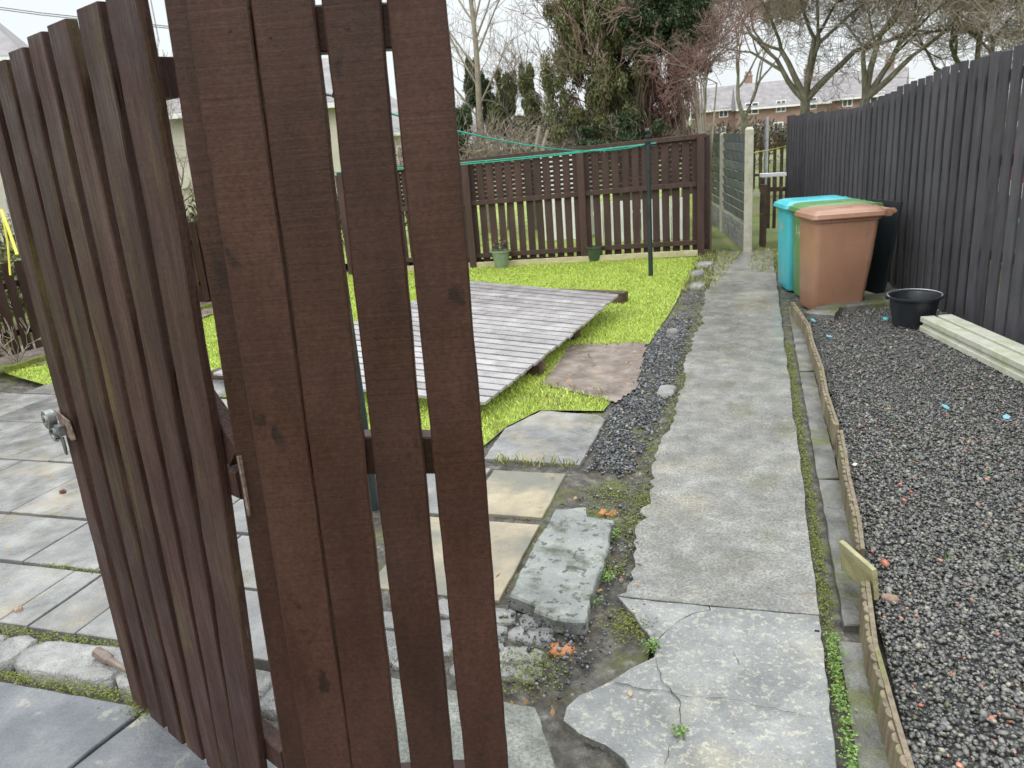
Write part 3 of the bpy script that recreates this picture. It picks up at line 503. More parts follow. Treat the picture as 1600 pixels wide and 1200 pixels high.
tg = MB(); tg.prism([(0, 0), (.018, .004), (.02, -.03), (.012, -.052), (.004, -.045)], A0+u1*.045-n1*.012+UP*(zl-.045), u1, UP, n1*-.006); tg.build('lock_tongue', M['lock_metal'], gt, bevel=.002)

HG = A0+u1*(1.06*S_); u2 = Vector((math.cos(R_(17.6)), math.sin(R_(17.6)), 0)); n2 = Vector((-u2.y, u2.x, 0))
g2 = thing('garden_gate', 'dark brown gate leaf of four broad vertical planks, nearest the camera', 'gate', (HG.x, HG.y, 0))
pp = MB(); ed = [(.046, .148), (.155, .2625), (.274, .374), (.3925, .494)]
for i, (a, b) in enumerate(ed):
    ga = -.018*(1 if i == 0 else 1)
    # the boards splay a little: closer together at the foot
    bot = [(.014, .113), (.120, .225), (.248, .352), (.374, .475)][i]; zb = .26
    t0 = (1.84-.02)/(1.84-zb)
    ax = a+.0-(a-bot[0])*t0; axr = b-(b-bot[1])*t0
    a0 = a+(bot[0]-a)*(1.21-.02)/(1.21-zb)*.0
    topx = [.064, .171, .289, .3955][i]; botx = [.0185, .122, .2535, .375][i]
    lean = (topx-botx)*(1.93-.03)/(1.84-.28); start = botx-(topx-botx)*(.28-.03)/(1.84-.28)
    pp.plank(HG+u2*start+UP*.03, UP*1.90+u2*lean, u2*(b-a+(.003 if i == 0 else -.0025)), n2*.020, 40, .0011, .0035, [.0, .002, -.001, .001][i], 10+i)
pp.build('plank_panel', M['gate'], g2, smooth='auto')
st = MB(); st.plank(HG+u2*(-.046)+n2*.0215+UP*.05, UP*1.9+u2*.0715, u2*.095, n2*.045, 30, .0012, .003); st.build('stile', M['gate'], g2)
for z0, z1, h in ((1.778, 1.765, .072), (1.003, .972, .08), (.16, .15, .075)):
    r2 = MB(); r2.plank(HG+u2*(.075 if z0 > 1.5 else .055)+n2*.0215+UP*z0, u2*.40+UP*(z1-z0), UP*h, n2*.045, 10, .001); r2.build('rail', M['gate'], g2)
hp = MB(); hp.cbox(HG+u2*(-.001)+n2*.026+UP*.92, .004, .022, .13, math.atan2(u2.y, u2.x)); hp.tube([HG+u2*(-.003)+n2*.022+UP*.92, HG+u2*(.001)+n2*.022+UP*1.05], .0045, 8); hp.build('hinge', M['rust'], g2)
for a, z in ((.085, 1.03), (.125, 1.035), (.235, 1.03), (.32, 1.005), (.355, 1.0), (.42, .99), (.46, .985), (.135, 1.815), (.2, 1.80), (.33, 1.805)):
    nl = MB(); disc(nl, HG+u2*(a-.004)+UP*(z-.002)+n2*.0005, -n2, .0028, .002, 8); nl.build('nail_head', M['gate'], g2)

# drop-bolt handle on the ground
c1 = at(150, 1018, .03); c2_ = at(198, 1048, .03); ax = (c2_-c1).normalized()
th = MB(); L0 = (c2_-c1).length
th.tube([c1+ax*(L0*t) for t in (0, .04, .2, .42, .48, .56, .6, .95, 1.15)], [.010, .020, .021, .020, .012, .015, .012, .009, .006], 8)
M['toolwood'] = mat('brown_handle', [(.3, (.10, .07, .055)), (.7, (.2, .15, .12))], 20, (1, 1, 1), (.2, .4), .2, 60)
tag(th.build('tool_handle', M['toolwood'], None, smooth='auto', base=(c1.x, c1.y, .01)), 'brown wooden tool handle lying in the mossy joint by the gate foot', 'tool')

# ------------------------------------------------------------------ fences
def wall_of_slats(mb, p, q, h0, h1, w, gap, t, z0=.03, jit=.004, nrm=None, n=5):
    p = Vector(p); q = Vector(q); L_ = (q-p).length; u = (q-p)/L_; nn = nrm or Vector((-u.y, u.x, 0)); k = int(L_/(w+gap))
    for i in range(k+1):
        s_ = i*(w+gap); tt = s_/L_; h = h0+(h1-h0)*tt
        mb.plank(p+u*s_+UP*(z0+random.uniform(-jit, jit)), UP*(h-z0+random.uniform(-jit, jit))+u*random.uniform(-jit, jit), u*w, nn*t, n, .0015, .003, 0, i)
# charcoal fence on the right: slat tops step up towards the camera
FA = Vector((.434, 12.233, 0)); FD = Vector((.02953, -.1526, 0)); pitch = FD.length; FD = FD.normalized(); FN = Vector((-FD.y, FD.x, 0))
def ftop(i): return float(np.interp(i, [0, 7, 14, 20, 23.5, 27, 34, 40, 60], [1.66, 1.67, 1.668, 1.675, 1.735, 1.81, 1.91, 1.945, 1.97]))
bf = thing('slatted_fence', 'tall charcoal fence of close vertical slats rising beside the gravel', 'fence', (FA.x, FA.y, 0))
mb = MB()
for i in range(58):
    mb.plank(FA+FD*(i*pitch-.056)+UP*(.03+random.uniform(-.01, .01)), UP*(ftop(i)-.03+random.uniform(-.004, .004))+FD*random.uniform(-.004, .004), FD*((.104 if i < 38 else .118)+random.uniform(-.003, .003)), FN*.02, 10, .0012, .003, 0, 100+i)
mb.build('slat_panel', M['black_fence'], bf)
mb = MB()
for i in range(38): mb.plank(FA+FD*((i+.5)*pitch-.056)+FN*.072+UP*.03, UP*(ftop(i)-.07), FD*.10, FN*.018, 3, .001, .003, 0, 900+i)
mb.build('gap_darkening_slats', M['black_fence'], bf)  # unseen rear row, added to darken the gaps between the front slats
for hh in (.3, .95, 1.5):
    for k in range(4):
        i0, i1 = k*14, k*14+14; dz = (ftop(i0)-1.66)*.9; dz1 = (ftop(i1)-1.66)*.9
        mb = MB(); mb.plank(FA+FD*(i0*pitch)+FN*.023+UP*(hh+dz), FD*((i1-i0)*pitch-.01)+UP*(dz1-dz), UP*.075, FN*.045, 6, .001); mb.build('rail', M['black_fence'], bf)
for k in range(5):
    mb = MB(); mb.plank(FA+FD*(k*14*pitch)+FN*.07, UP*(ftop(k*14)-.02), FD*.09, FN*.09, 6, .001); mb.build('post', M['black_fence'], bf)

# brown fence across the end of the lawn
def fence_line(name, label, p, q, h0, h1, w, gap, posts, back=None, m=None, rails=(.14, .86), off=-1, post_h=.0, group=None):
    p = Vector(p); q = Vector(q); u = (q-p).normalized(); L_ = (q-p).length; nn = Vector((-u.y, u.x, 0)); m = m or M['fence']
    t = thing(name, label, 'fence', p, group)
    mb = MB(); wall_of_slats(mb, p, q, h0, h1, w, gap, .018, .06, .006); mb.build('slat_panel', m, t)
    for r in rails:
        mb = MB(); mb.plank(p+nn*(.045*off)+UP*(r*h0/1.0 if r < 0 else r), u*L_+UP*(h1-h0)*(r/h0), UP*.06, nn*(.04), 8, .001); mb.build('rail', m, t)
    for s_ in posts:
        mb = MB(); mb.plank(p+u*(s_*L_)+nn*(.085*off-.03), UP*(h0+(h1-h0)*s_+post_h), u*.09, nn*.09, 6, .001); mb.build('post', m, t)
    if back:
        mb = MB(); z = back[0]
        while z < back[1]:
            mb.plank(p+nn*.03+UP*z, u*L_+UP*(h1-h0)*(z/h0), UP*back[2], nn*.012, 10, .001); z += back[2]+back[3]
        mb.build('backing_slats', m, t)
    return t
fence_line('slatted_fence', 'dark brown fence with flower pots at its foot, closing off the lawn', (-5.45, 9.72, 0), (-.6, 10.5, 0), 1.36, 1.50, .094, .034, [.0, .355, .665, .975], (.86, 1.36, .042, .014), None, (.12, .80, 1.33))
mb = MB(); mb.plank((-4.9, 9.72, 0), (4.2, .62, .0), (0, 0, .075), (0, .03, 0), 8, .002)
fo = tag(mb.build('timber_edging', M['pale_wood'], None, base=(-4.9, 9.72, 0)), 'pale fresh timber board along the foot of the brown lawn fence', 'edging board')
mb = MB(); mb.plank((-.6, 10.62, 0), UP*1.53, (.06, 0, 0), (0, .06, 0), 6, .001)
tag(mb.build('fence_post', M['bare_wood'], None, base=(-.6, 10.62, 0)), 'mossy bare timber post at the right end of the brown lawn fence', 'post')
# low boundary fence on the left
fence_line('picket_fence', 'low weathered brown fence along the left side of the garden', (-6.75, 4.2, 0), (-6.05, 9.9, 0), .84, 1.1, .09, .03, [.0, .3, .62, .97], None, M['gate_old'], (.2, .62), 1)
mb = MB(); mb.plank((-6.3, 4.9, 0), (.25, 4.4, 0), (0, 0, .06), (.05, 0, 0), 8, .003)
tag(mb.build('log_edging', M['moss'], None, base=(-6.3, 4.9, 0)), 'mossy timber edging between flower bed and left lawn', 'edging board')

# concrete post and panel fence beyond the bins
CP = [Vector((-.075, 10.5, 0)), Vector((-.47, 12.75, 0)), Vector((-.86, 15.0, 0))]
cf = thing('panel_fence', 'grey slatted fence panels held between pale concrete posts beyond the bins', 'fence', CP[0])
for i, p in enumerate(CP):
    mb = MB(); w = .105; tp = 1.56 if i == 0 else 1.5
    mb.cbox(p, w, w, tp-.03); mb.add([(p.x-w/2, p.y-w/2, tp-.03), (p.x+w/2, p.y-w/2, tp-.03), (p.x+w/2, p.y+w/2, tp-.03), (p.x-w/2, p.y+w/2, tp-.03), (p.x-w*.28, p.y-w*.28, tp), (p.x+w*.28, p.y-w*.28, tp), (p.x+w*.28, p.y+w*.28, tp), (p.x-w*.28, p.y+w*.28, tp)], [(4, 5, 6, 7), (0, 1, 5, 4), (1, 2, 6, 5), (2, 3, 7, 6), (3, 0, 4, 7)])
    mb.build('post', M['concrete_post'], cf, bevel=.006)
for a, b in zip(CP, CP[1:]):
    u = (b-a).normalized(); nn = Vector((-u.y, u.x, 0)); L_ = (b-a).length-.11
    mb = MB()
    for k in range(9):
        mb.plank(a+u*.055+nn*(-.02)+UP*(.36+k*.125), u*L_, UP*.130+nn*.03, nn*.010, 3, .0015, .002)
    mb.build('slat_panel', M['grey_panel'], cf)
    mb = MB()
    for r in range(4):
        x = 0; k = 0
        while x < L_-.02:
            w = min(random.uniform(.12, .26), L_-x); mb.box(a+u*(.055+x)-nn*.02+UP*(.0+r*.085), u*(w-.008), nn*.04, UP*.078); x += w
    mb.build('gravel_board', M['kerbstone'], cf, bevel=.006)
# things beyond the path end
mb = MB(); b = far(1196, 300, 13.5); b.z = 0; mb.tube([b, b+UP*1.68], .032, 12); mb.build; tag(mb.build('metal_post', M['steel'], None, smooth='auto', base=b), 'slim galvanised metal post standing beyond the end of the path', 'post')
mb = MB(); b = far(1186, 380, 10.9); b.z = 0; mb.plank(b, UP*.82, (.09, 0, 0), (0, .09, 0), 8, .004); tag(mb.build('timber_post', M['old_wood'], None, base=b), 'short rotting timber post beside the tall concrete post', 'post')
b = far(1186, 330, 12.3); b.z = 0
wg = thing('garden_gate', 'small low dark gate with a white top board at the end of the path', 'gate', b)
mb = MB(); mb.plank(b+UP*.83, (.42, -.1, 0), UP*.05, (0, .12, 0), 5, .002); mb.build('top_board', M['white_paint'], wg)
mb = MB()
for k in range(5): mb.plank(b+Vector((.02+k*.085, -.02*k, .08)), UP*.74, (.05, 0, 0), (0, .018, 0), 4, .002)
mb.plank(b+Vector((0, .02, .62)), (.42, -.1, 0), UP*.06, (0, .03, 0), 4, .002); mb.build('slat_panel', M['old_wood'], wg)
fence_line('picket_fence', 'distant dark picket fence across the field behind the path end', (-2.5, 19.5, 0), (2.2, 21, 0), 1.25, 1.3, .08, .09, [.0, .5, .98], None, M['old_wood'], (.35, 1.0), -1)
mb = MB(); mb.tube([(-.08, 10.6, 1.24), (.2, 11.6, 1.235), (.45, 12.4, 1.25)], .005, 5); tag(mb.build('wire', M['yellow'], None, base=(-.08, 10.6, 1.24)), 'thin yellow wire stretched from concrete post to charcoal fence', 'wire')

# ------------------------------------------------------------------ bins
def rrect(x0, x1, y0, y1, r, n=5):
    o = []
    for cx, cy, a in ((x1-r, y1-r, 0), (x0+r, y1-r, 90), (x0+r, y0+r, 180), (x1-r, y0+r, 270)):
        for k in range(n): t = R_(a+90*k/(n-1)); o.append((cx+r*math.cos(t), cy+r*math.sin(t)))
    return o
def loft(mb, rings, T, cap0=True, cap1=True):
    n = len(rings[0][0]); vs = [T(x, y, z) for ring, z in rings for x, y in ring]
    fs = [(l*n+i, l*n+(i+1) % n, l*n+n+(i+1) % n, l*n+n+i) for l in range(len(rings)-1) for i in range(n)]
    if cap0: fs.append(tuple(reversed(range(n))))
    if cap1: fs.append(tuple(range((len(rings)-1)*n, len(rings)*n)))
    mb.add(vs, fs)
def wheelie_bin(o, rot, m, label, marks=None):
    t = thing('wheelie_bin', label, 'bin', o, 'wheelie bins by the charcoal fence'); c, s_ = math.cos(rot), math.sin(rot)
    T = lambda x, y, z: (o[0]+x*c-y*s_, o[1]+x*s_+y*c, o[2]+z)
    mb = MB(); loft(mb, [(rrect(.03, .42, .04, .40, .04), .0), (rrect(.015, .44, .025, .415, .045), .03), (rrect(.005, .50, .012, .43, .05), .45), (rrect(0, .53, 0, .44, .05), .76), (rrect(-.012, .545, -.012, .452, .05), .765), (rrect(-.012, .545, -.012, .452, .05), .80)], T)
    mb.build('body', m, t, smooth='auto')
    mb = MB(); loft(mb, [(rrect(-.035, .57, -.032, .472, .045), .79), (rrect(-.04, .575, -.038, .478, .05), .80), (rrect(-.03, .57, -.03, .47, .05), .832), (rrect(-.012, .555, -.012, .45, .05), .836), (rrect(.0, .545, .0, .44, .05), .852), (rrect(.03, .55, .03, .41, .05), .862), (rrect(.12, .46, .1, .34, .05), .868)], T)
    loft(mb, [(rrect(.20, .34, .10, .15, .02), .862), (rrect(.205, .335, .104, .146, .02), .874)], T)
    lid = mb.build('lid', m, t, smooth='auto')
    mb = MB()
    for y in (.03, .36): loft(mb, [(rrect(.53, .63, y, y+.05, .012), .78), (rrect(.53, .67, y, y+.05, .012), .81), (rrect(.53, .66, y, y+.05, .012), .84)], T)
    mb.tube([T(.65, .02, .82), T(.65, .42, .82)], .016, 10); mb.build('handle', m, t, smooth='auto')
    for y in (.05, .35):
        mb = MB(); mb.tube([T(.38, y, .075), T(.38, y+.045, .075)], .08, 20); w = mb.build('wheel', M['plastic_black'], t, smooth='auto', bevel=.006)
    mb = MB(); mb.tube([T(.38, .05, .075), T(.38, .40, .075)], .012, 8); mb.build('axle', M['steel'], t)
    if marks:
        mb = MB()
        for (ya, za, yb, zb) in marks: mb.tube([T(.001, ya, za), T(.002, yb, zb)], .0042, 5)
        mb.build('painted_number', M['concrete_post'], t)
BO = Vector((.495, 6.93, .0)); br_ = R_(16); bu = Vector((math.cos(br_), math.sin(br_), 0)); bv = Vector((-bu.y, bu.x, 0))
wheelie_bin(BO, br_, M['brown'], 'tan brown wheelie bin nearest the gravel, in front of the other two')
N14 = [(.30, .66, .30, .56), (.30, .66, .315, .64), (.22, .66, .26, .60), (.26, .60, .20, .60), (.22, .63, .22, .56)]
wheelie_bin(BO+bv*.475+bu*.10, br_, M['green'], 'mid green wheelie bin squeezed between the brown and turquoise bins', N14)
wheelie_bin(BO+bv*.97+bu*.09, br_-R_(3), M['teal'], 'turquoise wheelie bin farthest along the path, behind the green bin', N14)
ck2 = MB()
ck2.poly(jag([tuple(at(*q)[:2]) for q in ((1258, 500), (1303, 504), (1312, 491), (1350, 487), (1394, 484), (1394, 468), (1352, 472), (1275, 492))], .04, .008), -.03, .07, .012)
tag(ck2.build('concrete_kerb', M['mossy_concrete'], None, base=at(1300, 490)), 'broken rough concrete kerb at the foot of the brown bin', 'kerb')

# ------------------------------------------------------------------ bucket
bc = at(1425, 510); bc.z = .015
bk = thing('bucket', 'black plastic builder\'s bucket standing on gravel beside the charcoal fence', 'bucket', bc)
mb = MB(); mb.lathe(bc, [(.135, 0), (.147, .01), (.160, .11), (.173, .205), (.186, .21), (.192, .222), (.190, .232), (.175, .232), (.169, .22), (.153, .1), (.14, .015), (.001, .014)], 40)
for k in range(10):
    a = 2*math.pi*k/10+.2; d = Vector((math.cos(a), math.sin(a), 0)); mb.tube([bc+d*.146+UP*.02, bc+d*.171+UP*.20], .004, 6)
mb.build('body', M['plastic_black'], bk, smooth='auto')
mb = MB(); mb.tube([bc+Vector((.192*math.cos(t), .15*math.sin(t)-.0, .238+.012*math.sin(t))) for t in np.linspace(R_(-20), R_(200), 24)], .0045, 6)
mb.build('handle', M['steel'], bk, smooth='auto')
for s_ in (-1, 1):
    mb = MB(); mb.cbox(bc+Vector((s_*.190, -.0, .205)), .03, .04, .035); mb.build('handle_lug', M['plastic_black'], bk, bevel=.006)

mb = MB(); q0 = Vector((.93, 7.88, .03)); mb.plank(q0, UP*.82+Vector((.10, .03, 0)), Vector((.30, -.62, 0))*.62, Vector((.02, .01, 0)), 10, .002)
tag(mb.build('plastic_sheet', M['plastic_black'], None, base=q0), 'black sheet leaning on the charcoal fence behind the brown bin', 'sheet')
# concrete H posts lying on the gravel
ps = at(1436, 517, .02); pe = at(1606, 604, .02); pu = (pe-ps).normalized(); pn = Vector((-pu.y, pu.x, 0))
Hs = [(0, 0), (.10, 0), (.10, .04), (.078, .046), (.078, .066), (.10, .072), (.10, .112), (0, .112), (0, .072), (.022, .066), (.022, .046), (0, .04)]
for k, (lab, da) in enumerate((('pale slotted concrete post lying on the gravel, nearer of the pair', 0), ('pale slotted concrete post lying against the charcoal fence side of its pair', .03))):
    mb = MB(); o = ps+pn*(.112*k)+pu*da+UP*(.01 if k else 0)
    mb.prism(Hs, o, pn, UP, pu*2.5); tag(mb.build('concrete_post', M['lying_post'], None, bevel=.004, base=o), lab, 'concrete post', 'concrete posts lying by the fence')

# ------------------------------------------------------------------ log-roll edging
def roll(name, label, top, h, closed_m, r=.021, lean=(0, 0)):
    """short half-round pickets standing side by side along a wavy line, capped by a thin batten"""
    o = Vector((top[0][0], top[0][1], 0)); t = thing(name, label, 'garden edging', o, 'log-roll edging beside the path')
    P = [Vector((x, y, 0)) for x, y in top]; mb = MB(); bt = MB(); acc = []; 
    for a, b in zip(P, P[1:]):
        L_ = (b-a).length; k = max(1, round(L_/(2*r)))
        for i in range(k): acc.append(a.lerp(b, i/k))
    acc.append(P[-1])
    for i in range(len(acc)-1):
        a, b = acc[i], acc[i+1]; u = (b-a).normalized(); nn = Vector((u.y, -u.x, 0)); 
        if nn.x > 0: nn = -nn
        pts = [(-r, 0)]+[(-r*math.cos(q), r*.75*math.sin(q)) for q in (R_(30), R_(60), R_(90), R_(120), R_(150))]+[(r, 0)]
        hh = h+random.uniform(-.007, .004); c = (a+b)/2; off = Vector((lean[0], lean[1], 0))*hh
        n = len(pts); vs = [c+u*x+nn*y+UP*-.04 for x, y in pts]+[c+u*x+nn*y+UP*hh+off for x, y in pts]
        mb.add(vs, [tuple(reversed(range(n))), tuple(range(n, 2*n))]+[(j, (j+1) % n, n+(j+1) % n, n+j) for j in range(n)])
    mb.build('pickets', M['bare_wood'], t, bevel=.0025)
    off = Vector((lean[0], lean[1], 0))*h
    for zz in (h-.045,):
        vs = []
        for i, p in enumerate(acc):
            u = (acc[min(i+1, len(acc)-1)]-acc[max(i-1, 0)]).normalized(); nn = Vector((-u.y, u.x, 0)); 
            if nn.x < 0: nn = -nn
            q = p+off
            vs += [q+UP*zz, q+nn*.014+UP*zz, q+nn*.014+UP*(h+.002), q+UP*(h+.002)]
        m_ = len(acc); fs = [(i*4+j, i*4+(j+1) % 4, i*4+4+(j+1) % 4, i*4+4+j) for i in range(m_-1) for j in range(4)]+[(3, 2, 1, 0), tuple((m_-1)*4+j for j in range(4))]
        bt.add(vs, fs)
    bt.build('batten', M['bare_wood'], t)
tp = lambda L_, z: [tuple(at(*q, z)[:2]) for q in L_]
roll('log_edging', 'long wavy run of brown log edging from bins to mid gravel', tp([(1238, 472), (1252, 492), (1263, 508), (1268, 532), (1283, 573), (1290, 612), (1307, 664)], .11), .11, None)
roll('log_edging', 'middle run of brown log edging behind the tilted board offcut', tp([(1312, 672), (1318, 705), (1324, 745), (1333, 783), (1340, 815), (1345, 858)], .12), .12, None)
roll('log_edging', 'nearest leaning run of log edging with worn scalloped pickets', tp([(1349, 906), (1361, 1006), (1376, 1060), (1392, 1120), (1416, 1200), (1440, 1290)], .10), .10, None, lean=(.05, 0))
a = at(1311, 845, .15); b = at(1363, 891, .15); c = at(1378, 937, .06)
mb = MB(); e1 = b-a; e2 = Vector((.012, -.005, -.11)); e3 = Vector((.016, .012, 0)); mb.plank(a, e1, e2, e3, 6, .001, .002)
tag(mb.build('board_offcut', M['offcut'], None, base=a), 'short pale green-tinged board offcut tilted across the gap in the log edging', 'board')

# ------------------------------------------------------------------ the fence panel lying on bearers
C0 = at(735, 438, .17); C1 = at(967, 459, .20); C2 = at(757, 629, .12); C3 = at(333, 583, .09)
fp = thing('lying_fence', 'wet slatted timber fence section lying flat across the lawn', 'fence', (C3.x, C3.y, 0))
ns_ = 25; mb = MB()
def edge(t, s_):   # s_: 0 left end, 1 right end; t: 0 near (C3-C2), 1 far (C0-C1)
    l = C3.lerp(C0, t); r = C2.lerp(C1, t)-UP*.012*math.sin(math.pi*t)
    return l.lerp(r, s_)
for i in range(ns_):
    t0, t1 = i/ns_, (i+.74)/ns_; n = 10; vs = []; dz = random.uniform(-.003, .003)
    e_ = random.uniform(-.006, .006)
    for k in range(n+1):
        s_ = k/n+(e_ if k == n else 0)
        a = edge(t0, s_)+UP*dz; b = edge(t1, s_)+UP*(dz+.002); vs += [a-UP*.018, b-UP*.018, b, a]
    mb.add(vs, [(k*4+j, k*4+(j+1) % 4, k*4+4+(j+1) % 4, k*4+4+j) for k in range(n) for j in range(4)]+[(3, 2, 1, 0), (n*4, n*4+1, n*4+2, n*4+3)])
mb.build('slats', M['deck'], fp)
for s_ in (.15, .5, .93):
    r0 = [edge(t, s_)-UP*.022 for t in np.linspace(0, .99, 8)]; mb = MB()
    for p, q in zip(r0, r0[1:]): mb.box(p-UP*.04, (q-p), (.06, 0, 0), (0, 0, .038))
    mb.build('rail', M['fence'], fp)
def log(label, p, q, w, h, m='old_wood'):
    p = Vector(p); q = Vector(q); u = (q-p).normalized(); nn = Vector((-u.y, u.x, 0)); mb = MB(); mb.plank(p, q-p, nn*w, UP*h, 8, .003, .006)
    tag(mb.build('timber_bearer', M[m], None, base=p), label, 'timber', 'timber bearers under the lying panel')
p = at(975, 475, 0); log('dark timber bearer poking out under the far right corner of the lying panel', (p.x-.9, p.y+.25, 0), (p.x, p.y, 0), .10, .11)
p = at(897, 533, 0); log('dark timber bearer under the middle of the lying panel edge', (p.x-.8, p.y+.2, 0), (p.x, p.y, 0), .12, .09)
p = at(843, 588, 0); log('dark timber bearer with a pale cut end under the near panel corner', (p.x-.8, p.y+.2, 0), (p.x, p.y, 0), .10, .085)
p = at(328, 592, 0); log('dark timber bearer poking out at the left end of the lying panel', (p.x, p.y, 0), (p.x+1.2, p.y-.1, 0), .12, .06)

# ------------------------------------------------------------------ broken slab and bricks
z = .045; P = [(869, 795), (916, 792), (918, 806), (959, 812), (944, 879), (931, 911), (914, 971), (890, 970), (864, 966), (834, 954), (838, 947), (796, 930), (828, 862)]
mb = MB(); mb.poly(jag([tuple(at(*q, z)[:2]) for q in P], .03, .006), -.01, z, .007)
tag(mb.build('broken_slab', mat('broken_slab_stone', [(.25, (.13, .14, .13)), (.5, (.22, .23, .215)), (.75, (.33, .34, .31))], 7, V1, (.3, .65), .9, 24, V1, .014, second=[((.055, .058, .025), 8, .52, .66, V1, .85), ((.04, .04, .036), 30, .57, .62, V1, .8)], lines=[(200, V1, .5, .0015)]), None, base=at(870, 880)), 'long broken mossy slab lying loose beside the path', 'broken slab')
def brick(label, p, sx, sy, h, rz, seed, m='brickred'):
    mb = MB(); rr = random.Random(seed); c = at(*p); ring = [(c.x+sx*x*rr.uniform(.8, 1.1), c.y+sy*y*rr.uniform(.8, 1.1)) for x, y in (((-1, -.9), (.9, -1), (1, .8), (.4, .95), (.25, .2), (-.3, .25), (-.4, 1), (-1, .9)) if m == 'brickred' else ((-1, -.3), (-.2, -1), (.9, -.6), (1, .5), (0, .9), (-.8, .6)))]
    mb.poly(jag(ring, .012, .003), -.02, h, .004); tag(mb.build('brick_piece', M[m], None, base=c), label, 'brick')
brick('orange broken brick bedded in dirt just below the broken slab', (877, 1013), .042, .032, .001, 0, 3)
brick('orange brick fragment in the mossy gap above the broken slab', (950, 800), .045, .03, .001, 0, 4)
brick('brown stone flake against the end of the log edging', (1390, 945), .03, .022, .035, 0, 5, 'brown_stone')
brick('red brick chip sunk in the gutter by the path\'s right edge', (1277, 990), .012, .008, .01, 0, 6)
mb = MB()
for i, (x, y, rx, ry, hh) in enumerate([(-.52, 4.75, .06, .10, .02), (-.56, 8.2, .08, .12, .04), (-.6, 8.9, .08, .1, .05), (-.62, 6.2, .05, .04, .05), (-.55, 9.5, .1, .1, .05)]): rock(mb, (x, y), (rx, ry), hh, 12, 200+i)
struct('verge_stones', mb, M['kerbstone'], smooth=True)
for i, (q, lab, m, sz) in enumerate([((1478, 636), 'pale blue plastic shard lying on the gravel, larger of the two in the middle', 'shardblue', .026), ((1573, 652), 'thin pale blue plastic shard on the gravel at the right edge', 'shardblue', .024), ((1296, 526), 'small pale blue scrap on the gravel behind the log edging', 'shardblue', .026), ((1384, 498), 'teal scrap on the gravel beside the bucket', 'teal', .03), ((1335, 726), 'tiny white chip on the gravel by the log edging', 'white_paint', .016), ((1270, 500), 'teal scrap wedged under the brown bin', 'teal', .03)]):
    c = at(*q, .035); mb = MB(); rr = random.Random(i+40)
    pts = [(sz*math.cos(t)*rr.uniform(.5, 1.1), sz*.8*math.sin(t)*rr.uniform(.5, 1.2)) for t in np.linspace(0, 2*math.pi, 6)[:-1]]
    mb.prism(pts, c, Vector((1, 0, rr.uniform(-.3, .3))), Vector((0, 1, rr.uniform(.1, .5))), UP*.003); tag(mb.build('plastic_shard', M[m], None, base=c), lab, 'litter')

# ------------------------------------------------------------------ clothes poles and lines
def clothes_pole(p, h, label, hooks):
    t = thing('clothes_pole', label, 'clothes pole', p)
    mb = MB(); mb.tube([p, p+UP*.5, p+UP*(h-.16)], [.027, .027, .024], 16); mb.build('pole', M['pole_paint'], t, smooth='auto')
    mb = MB(); mb.lathe(p+UP*(h-.16), [(.024, 0), (.032, .01), (.032, .035), (.02, .04), (.02, .06), (.034, .075), (.034, .095), (.014, .10), (.014, .11), (.026, .122), (.031, .138), (.026, .155), (.012, .165)], 16); mb.build('finial', M['pole_paint'], t, smooth='auto')
    for dx, dy, z in hooks:
        mb = MB(); d = Vector((dx, dy, 0)); mb.tube([p+UP*z, p+UP*(z+.01)+d*.05, p+UP*(z+.002)+d*.08, p+UP*(z+.025)+d*.095], .006, 6); mb.build('hook', M['pole_paint'], t)
    return t
p1 = at(1017, 432); p2 = at(585, 795)
clothes_pole(p1, 1.63, 'dark green clothes pole with ball finial on the lawn by the brown fence', [(-1, 0, 1.44), (1, 0, 1.44)])
clothes_pole(p2, 2.0, 'dark green clothes pole seen through the gaps of the near gate leaf', [(-1, -.3, 1.79), (-1, .2, 1.70), (1, 0, 1.83)])
def rope(label, a, b, sag, twin=.0, r=.0075):
    a = Vector(a); b = Vector(b); mb = MB()
    for k in ((0, 1) if twin else (0,)):
        mb.tube([a.lerp(b, t)-UP*(sag*4*t*(1-t)+k*twin*math.sin(math.pi*t)) for t in np.linspace(0, 1, 24)], r, 6)
    for t in (.2, .45, .7): mb.tube([a.lerp(b, t)-UP*(sag*4*t*(1-t)+.008), a.lerp(b, t+.004)-UP*(sag*4*t*(1-t)+.012)], .005, 6)
    o = mb.build('clothes_line', M['rope'], None, smooth='auto', base=a); tag(o, label, 'clothes line')
rope('green clothes line sagging from the near clothes pole to the far one', (p2.x+.08, p2.y, 1.83), (p1.x-.03, p1.y, 1.47), .13, r=.005)
rope('taut green clothes line from the far pole across the brown fence', (p1.x+.09, p1.y, 1.475), (-5.45, 9.0, 1.42), .03, .02, .0065)
mb = MB(); kp = p2+Vector((-.06, 0, 0))
for k in range(3): mb.tube([kp+UP*(1.80-.02*k)+Vector((.008*k, 0, 0)), kp+UP*(1.74-.01*k)+Vector((-.014*k, 0.01*k, 0)), kp+UP*1.69+Vector((.012*(k-1), 0, 0)), kp+UP*(1.66-.02*k)+Vector((-.03+.02*k, 0, 0))], .0055, 6)
tag(mb.build('cord_knot', M['rope'], None, smooth='auto', base=kp+UP*1.7), 'knotted green cord hanging from the near clothes pole hooks', 'cord')

